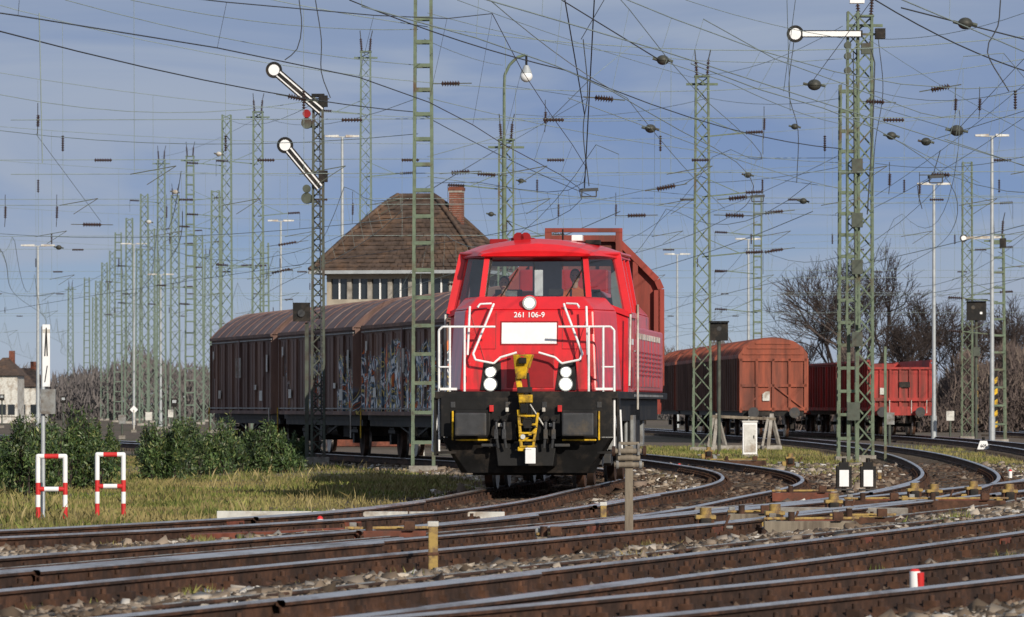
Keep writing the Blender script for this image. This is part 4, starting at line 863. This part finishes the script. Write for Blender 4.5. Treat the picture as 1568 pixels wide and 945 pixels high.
for x,y,d in ((58,185,150),(87,325,190),(8,325,190),(835,180,170),(1463,160,150),(1500,160,150),(1362,275,160),(255,325,300),(540,320,230),(855,322,230),(943,322,230),(1170,190,190),(1408,290,180),(775,345,205)):
    h=9*d/F; c=S(x,y,d); insul(ins,c-Vector((0,0,h)),c+Vector((.01,0,h)),.06); ins.cyl(c+Vector((0,0,h)),c+Vector((0,0,h*3)),.012,'wire',n=5); ins.cyl(c-Vector((0,0,h)),c-Vector((.02,0,h*2.5)),.012,'wire',n=5)
for x,y,d in ((902,290,125),(1433,270,140),(1160,300,160)):
    c=S(x,y,d); ins.beam(c-Vector((.2,0,.02)),c+Vector((.2,0,.0)),.07,'wire'); ins.beam(c-Vector((.16,0,.16)),c+Vector((.16,0,-.16)),.03,'wire'); ins.beam(c-Vector((.16,0,.16)),c-Vector((.16,0,0)),.03,'wire'); ins.beam(c+Vector((.16,0,-.16)),c+Vector((.16,0,0)),.03,'wire')
ins.done('insulators_and_fittings',root)

# ---------------------------------------------------------------- street furniture
def at(px,base,zoff=-.22):
    Y=F*(H-zoff)/(base-620); return (px-784)/F*Y,Y,F/Y
for px in(79,169):
    x,Y,s=at(px,795 if px<100 else 789); e=empty('red_white_barrier',(x,Y,0)); mb=MB(); w=.19; h=.66
    zs=[-.27,-.05,.12,.29,.46,h]
    for sd in(-1,1):
        for i in range(5): mb.cyl((sd*w,0,zs[i]),(sd*w,0,zs[i+1]),.034,'redp' if i in(0,2) else 'white',n=12)
        mb.sph((sd*w,0,h),.034,'white')
    for z in(h,.20): 
        xs=[-w,-.1,.0,.1,w]
        for i in range(4): mb.cyl((xs[i],0,z),(xs[i+1],0,z),.034,'redp' if (i in(1,2) and z>.5) or (i in (0,3) and z<.5) else 'white',n=12)
    mb.done('tubes',e)
x,Y,s=at(69,793); e=empty('track_sign',(x,Y,0)); mb=MB(); z=lambda v:H+(620-v)/s
mb.cyl((-.03,.02,-.27),(-.03,.02,z(500)),.03,'galv'); mb.bb(-.035,.07,-.01,.01,z(592),z(497),'white'); mb.box(.02,-.014,z(507),.10,.006,.05,'dwhite'); mb.beam((.0,-.02,z(545)),(.02,-.02,z(502)),.012,'black'); mb.beam((.035,-.02,z(545)),(.02,-.02,z(502)),.012,'black'); mb.beam((.0,-.02,z(585)),(.035,-.02,z(560)),.010,'black'); mb.box(.05,0,z(615),.2,.14,.35,'lgrey'); mb.done('post_and_plate',e)
x,Y,s=at(647,708); e=empty('kilometre_sign',(x,Y-4,0)); mb=MB(); mb.cyl((.12,.0,-.27),(.05,.0,.6),.025,'dwhite'); mb.box(0,0,1.1,.42,.18,.56,'white'); mb.box(0,0,1.40,.46,.22,.05,'lgrey'); mb.box(0,-.02,1.47,.1,.1,.12,'dwhite'); mb.beam((.05,.05,.8),(.12,0,-.2),.04,'dwhite'); mb.done('box_and_post',e,bevel=.015); text('72',.22,'black',e,(0,-.1,1.12),(R(90),0,0),'number')
x,Y,s=at(963,830); e=empty('signal_wire_post',(x,Y,0)); mb=MB(); mb.hexa([(-.05,-.045,-.25),(.05,-.045,-.25),(.05,.045,-.25),(-.05,.045,-.25),(-.045,-.04,.90),(.045,-.04,.90),(.045,.04,.90),(-.045,.04,.90)],'wood')
for z_,w in((.84,.20),(.76,.13),(.68,.17)): mb.cyl((-w,-.05,z_),(w,-.05,z_),.034,'wood',n=10)
for sd in(-1,1): mb.cyl((sd*.16,-.05,.84),(sd*.20,-.05,.84),.06,'rust',n=12); mb.cyl((sd*.12,-.05,.68),(sd*.15,-.05,.68),.05,'lgrey',n=12); mb.box(sd*.11,-.05,.86,.03,.1,.14,'lgrey')
mb.box(0,0,.93,.24,.08,.035,'wood'); mb.done('post',e,bevel=.006)
for x,Y,h,w in((-.735,53.,.47,.045),(1.18,73.5,.30,.04),(7.3,113,.26,.035)):
    e=empty('yellow_marker_post',(x,Y,0)); mb=MB(); mb.hexa([(-w,-w,-.25),(w,-w,-.25),(w,w,-.25),(-w,w,-.25),(-w*.95,-w,h-.22),(w,-w,h-.22),(w,w,h-.22),(-w*.95,w,h-.22)],'ochre'); mb.box(0,0,h-.2,w*2.3,w*2.3,.05,'dwhite'); mb.box(0,0,h*.45-.22,w*2.4,w*2.4,.03,'rust'); mb.done('post',e,bevel=.008)
x,Y,s=at(1401,897,-.12); e=empty('red_white_marker_stub',(x,Y,0)); mb=MB(); mb.cyl((0,0,-.24),(0,0,-.0),.045,'white',n=14); mb.cyl((0,0,-.0),(.0,0,.02),.045,'redp',n=14,r2=.03); mb.cyl((.04,0,-.24),(.04,-.02,-.01),.035,'redp',n=12); mb.done('stub',e)
for px,b in((490,806),(1040,718),(1547,728),(1355,680)):
    x,Y,s=at(px,b,-.12); e=empty('white_marker_stub',(x,Y,0)); mb=MB(); mb.cyl((0,0,-.24),(0,0,-.03),.04,'white',n=12); mb.sph((0,0,-.03),.04,'redp'); mb.done('stub',e)
for px in(1292,1329):
    x,Y,s=at(px,765); e=empty('turnout_indicator',(x,Y,0)); mb=MB(); mb.box(0,0,-.16,.34,.3,.12,'black'); mb.cyl((0,0,-.2),(0,0,.12),.04,'black'); mb.box(0,0,.16,.26,.20,.36,'black'); mb.box(0,-.104,.14,.16,.01,.28,'white'); mb.box(0,0,.37,.16,.14,.08,'black'); mb.cyl((0,0,.40),(0,0,.48),.035,'black'); mb.box(.0,0,-.05,.30,.24,.03,'grey'); mb.done('lantern',e,bevel=.01)
for px,b in((1080,815),(1186,808),(1276,788),(1400,768),(1430,770),(1490,765),(1545,770),(1085,700),(1210,712)):
    x,Y,s=at(px,b,-.12); e=empty('point_machine',(x,Y,.04)); mb=MB(); mb.box(0,0,-.12,.20,.4,.24,'rust'); mb.box(0,0,.02,.24,.44,.05,'ochre'); mb.cyl((0,-.1,.03),(0,-.1,.13),.07,'ochre'); mb.box(0,-.2,-.06,.13,.1,.14,'black'); mb.cyl((-.32,-.1,-.1),(.32,-.1,-.1),.02,'lgrey'); mb.box(-.16,-.05,-.14,.10,.3,.14,'ochre'); mb.box(.17,-.05,-.16,.10,.35,.10,'lgrey'); mb.beam((.2,-.2,-.15),(.28,-.2,.05),.03,'rust'); mb.done('machine',e,bevel=.01)
def timber_frame(px,b,wd,k1,k2):
    x,Y,s=at(px,b,-.12); e=empty('point_rodding_frame',(x,Y,.05)); mb=MB(); mb.box(0,0,-.13,wd,.25,.14,k1); mb.box(wd*.1,.5,-.1,wd*.5,.2,.13,k2); mb.beam((-wd*.5,0,-.03),(wd*.55,.3,-.03),.03,'ochre'); mb.cyl((-wd*.2,0,-.1),(-wd*.2,0,.05),.04,'rust'); mb.box(wd*.3,-.1,-.0,.12,.2,.10,'rust'); mb.box(-wd*.4,.1,-.02,.08,.12,.1,'lgrey')
    for i in range(4): mb.cyl((-wd*.5,.1+i*.12,-.15),(wd*.5,.15+i*.12,-.15),.016,'steel',n=6)
    mb.done('frame',e,bevel=.008)
for a in((1240,812,1.1,'wood','rustplank'),(1320,806,.8,'rust','ochre'),(1340,778,.9,'rust','rustplank'),(1460,778,1.5,'rust','rustplank'),(1150,800,.6,'wood','rust'),(840,838,.25,'wood','rust'),(590,828,.9,'rustplank','rust'),(1230,765,1.0,'rustplank','rust'),(1130,712,1.4,'rust','wood')): timber_frame(*a)
def plank(px0,px1,b,k,name,hz=.09,d2=0,wd=.22,z0=-.2):
    x,Y,s=at((px0+px1)/2,b,-.1); L_=(px1-px0)/s; e=empty(name,(x,Y,0)); mb=MB(); n=max(2,int(L_/1.0))
    for i in range(n): 
        a=-L_/2+L_*i/n; ya=d2*i/n; yb=d2*(i+1)/n; mb.hexa([(a,ya,z0),(a+L_/n-.02,yb,z0),(a+L_/n-.02,wd+yb,z0),(a,wd+ya,z0),(a,ya,z0+hz),(a+L_/n-.02,yb,z0+hz),(a+L_/n-.02,wd+yb,z0+hz),(a,wd+ya,z0+hz)],k)
    mb.done('boards',e,bevel=.006)
plank(332,775,789,'dwhite','cable_duct',.155,-.6,.2); plank(1035,1385,786,'conc','cable_duct',.19,-1.0,.2); plank(290,455,824,'rustplank','steel_cover_plate',.14,2.0,.5); plank(455,620,815,'rustplank','steel_cover_plate',.13,2.0,.3)
e=empty('point_rodding'); mb=MB()
for tk,off,y0,y1 in(('T2',-1.9,46,84),('T3',1.75,64,90),('T1',-1.8,40,74),('T5',1.8,72,100)):
    c=seg(tk,y0,y1); nor=normals(c)
    for o in(0,.09): mb.path([p+nn*(off+o)+Vector((0,0,-.08)) for p,nn in zip(c,nor)][::3],.018,'rust' if o else 'lgrey',6)
    for p,nn in list(zip(c,nor))[::5]: q=p+nn*(off+.045); mb.box(q.x,q.y,-.14,.26,.10,.10,'conc' if random.random()<.4 else 'rust')
mb.done('rods',e)
x,Y,s=at(1140,690); e=empty('buffer_stop',(x,Y,0)); mb=MB()
for xx in(-.95,.95):
    mb.beam((xx-.15,-.3,-.22),(xx+.0,.2,1.05),.12,'conc'); mb.beam((xx+.35,.9,-.22),(xx,.2,1.05),.12,'conc'); mb.box(xx,.0,-.12,.7,.5,.14,'conc'); mb.beam((xx-.35,.0,-.2),(xx-.12,.1,.95),.09,'conc')
mb.beam((-1.15,.1,.98),(1.1,.1,.88),.10,'wood'); mb.box(0,.2,-.12,2.6,.3,.16,'conc'); mb.done('trestle',e,bevel=.01)
x,Y,s=at(1148,700); e=empty('equipment_cabinet',(x,Y,0)); mb=MB(); mb.box(0,0,.35,.44,.35,1.0,'white'); mb.box(0,0,.87,.48,.4,.05,'dwhite'); mb.box(0,-.18,.35,.36,.012,.85,'dwhite'); mb.box(.12,-.19,.4,.03,.03,.1,'black'); mb.box(0,0,-.18,.5,.4,.1,'conc'); mb.done('cabinet',e,bevel=.01)
for px,tv,b in((1495,548,662),(1515,590,660),(1525,570,663),(1481,595,650)):
    x,Y,s=at(px,b); e=empty('hazard_striped_post',(x,Y,0)); mb=MB(); zt=H+(620-tv)/s; n=11
    for i in range(n): a=-.22+(zt+.22)*i/n; mb.hexa([(-.09,-.03,a-.06),(.09,-.03,a+.06),(.09,.03,a+.06),(-.09,.03,a-.06),(-.09,-.03,a-.06+(zt+.22)/n),(.09,-.03,a+.06+(zt+.22)/n),(.09,.03,a+.06+(zt+.22)/n),(-.09,.03,a-.06+(zt+.22)/n)],'yellow' if i%2 else 'black')
    mb.done('striped_post',e)
x,Y=(1495-784)/F*250,250; e=empty('light_signal',(x,Y,0)); mb=MB(); zz=H+(620-476)/F*Y; mb.box(0,0,zz,.85,.25,.85,'black'); mb.cyl((-.15,-.14,zz+.15),(-.15,-.12,zz+.15),.09,'grey'); mb.cyl((.2,-.16,zz-.1),(.2,-.12,zz-.1),.06,'white'); mb.cyl((0,.1,-.24),(0,.1,zz),.07,'mastd'); mb.box(0,-.1,zz+.48,.95,.5,.06,'black'); mb.box(0,0,zz-1.8,.3,.2,.4,'mastd'); mb.done('signal_head_and_post',e)
x,Y=(1528-784)/F*238,238; e=empty('small_signal',(x,Y,0)); mb=MB(); zz=H+(620-365)/F*Y; mb.beam((-1.45,-.2,zz),(.1,-.2,zz+.05),.11,'dwhite'); disc(mb,(-1.45,-.25,zz),.16); mb.box(.2,-.1,zz-.2,.25,.3,.4,'black'); mb.done('signal_arm',e)
x,Y=(1101-784)/F*190,190; e=empty('light_signal',(x,Y,0)); mb=MB(); zz=H+(620-508)/F*Y; mb.box(0,0,zz,.6,.22,.6,'black'); mb.cyl((0,0,-.24),(0,0,zz),.06,'mastd'); mb.cyl((0,-.13,zz+.1),(0,-.11,zz+.1),.08,'grey'); mb.box(0,-.05,zz+.33,.66,.4,.05,'black'); mb.done('signal_head_and_post',e)
x,Y,s=at(1506,690); e=empty('turnout_number_sign',(x,Y,0)); mb=MB(); mb.hexa([(-.22,0,-.18),(.22,0,-.18),(.22,.04,-.18),(-.22,.04,-.18),(-.12,0,.12),(.12,0,.12),(.12,.04,.12),(-.12,.04,.12)],'white'); mb.cyl((0,.05,-.2),(0,.05,.25),.05,'black'); mb.done('plate',e); text('605',.15,'black',e,(0,-.01,-.06),(R(90),0,0),'number')
for i,(px,b,h,k) in enumerate(((205,662,1.1,'white'),(267,668,1.5,'galv'),(97,660,1.7,'galv'),(187,672,.7,'lgrey'),(262,664,.9,'dwhite'),(228,668,.8,'dwhite'),(283,650,2.0,'galv'),(3,655,1.9,'galv'),(1455,676,.9,'dwhite'),(1362,690,.9,'lgrey'))):
    x,Y,s=at(px,b); e=empty('small_yard_signal',(x,Y,0)); mb=MB(); mb.cyl((0,0,-.24),(0,0,h),.05,'dwhite' if k=='white' else 'mastd'); 
    if k=='white': q=.24; mb.hexa([(-q,0,h),(0,0,h-q),(0,.03,h-q),(-q,.03,h),(0,0,h+q),(q,0,h),(q,.03,h),(0,.03,h+q)],'white')
    else: mb.box(0,0,h,.34,.15,.42,'black' if k=='galv' else k); mb.box(0,-.08,h+.05,.2,.02,.15,k)
    mb.box(0,0,-.15,.3,.3,.16,'conc'); mb.done('post_and_head',e)

# ---------------------------------------------------------------- trees
def bare_tree(px,Y,hgt,seed,depth=7):
    random.seed(seed); e=empty('bare_tree',((px-784)/F*Y,Y,-.24)); V=[];Fc=[]
    def sg(p,q,r1,r2):
        d=(q-p).normalized(); a=d.orthogonal().normalized(); b=d.cross(a); o=len(V)
        for c,r in((p,r1),(q,r2)):
            for i in range(3): t=2.094*i; V.append(tuple(c+a*math.cos(t)*r+b*math.sin(t)*r))
        for i in range(3): Fc.append((o+i,o+(i+1)%3,o+3+(i+1)%3,o+3+i))
    def grow(p,d,l,r,k):
        if k==0 or len(Fc)>90000:return
        q=p+d*l*.5; d2=(d+Vector((random.gauss(0,.12),random.gauss(0,.12),random.gauss(.02,.08)))).normalized(); q2=q+d2*l*.5
        sg(p,q,r,r*.85); sg(q,q2,r*.85,r*.68)
        for i in range(3 if k>3 else 4):
            dd=(d2+Vector((random.gauss(0,.46),random.gauss(0,.46),random.gauss(.16,.30)))).normalized()
            grow(q2 if i else q,dd,l*random.uniform(.64,.90),max(r*random.uniform(.5,.68),.018),k-1)
    grow(Vector((0,0,0)),Vector((0,0,1)),hgt*.25,hgt*.020,depth)
    me=bpy.data.meshes.new('branches'); me.from_pydata(V,[],Fc); me.materials.append(M['bark']); o=bpy.data.objects.new('branches',me); scene.collection.objects.link(o); o.parent=e
for i,(px,Y,h) in enumerate(((1345,420,15.5),(1282,430,13.5),(1310,440,12),(1390,430,12.5),(1235,450,8),(1425,440,9.5),(1465,430,10),(1510,440,10),(1550,420,9),(1590,430,10),(1215,460,7),(1370,410,9.5))): bare_tree(px,Y,h,20+i,7)
scrub=island_ramp('winter_scrub',[(0,(.055,.043,.042)),(.6,(.10,.077,.070)),(1,(.15,.12,.10))],.9)
def treeline():
    n=90000; x=(rng.random(n)*2-1)*110; y=620+rng.normal(0,12,n); 
    prof_=5.0+1.6*np.sin(x*.11)+1.2*np.sin(x*.31+1)+.8*np.sin(x*.9)+.5*np.sin(x*2.3)
    prof_=np.where(x<-10,prof_*.78,prof_*.9+.5); z=rng.random(n)**.8*prof_*(.9+.2*rng.random(n)); h=.5+1.0*rng.random(n); a=rng.normal(0,.35,n); wd=.05+.06*rng.random(n)
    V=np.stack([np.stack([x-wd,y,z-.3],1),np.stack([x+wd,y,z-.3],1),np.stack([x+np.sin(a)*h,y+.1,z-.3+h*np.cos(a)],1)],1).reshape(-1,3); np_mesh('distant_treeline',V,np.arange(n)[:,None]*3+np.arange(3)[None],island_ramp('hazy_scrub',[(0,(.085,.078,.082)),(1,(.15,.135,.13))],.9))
    n=60000; x=16+rng.random(n)*26; y=345+rng.normal(0,3,n); pr=3.0+.9*np.sin(x*.7)+.8*np.sin(x*1.9)+.4*np.sin(x*5.3)+np.clip((x-26)*.16,0,2.0); z=rng.random(n)**.85*pr; h=.3+.6*rng.random(n); a=rng.normal(0,.5,n); wd=.02+.03*rng.random(n)
    V=np.stack([np.stack([x-wd,y,z-.3],1),np.stack([x+wd,y,z-.3],1),np.stack([x+np.sin(a)*h,y+.1,z-.3+h*np.cos(a)],1)],1).reshape(-1,3); np_mesh('bare_hedge',V,np.arange(n)[:,None]*3+np.arange(3)[None],scrub)
treeline()
print('done', len(bpy.data.objects))
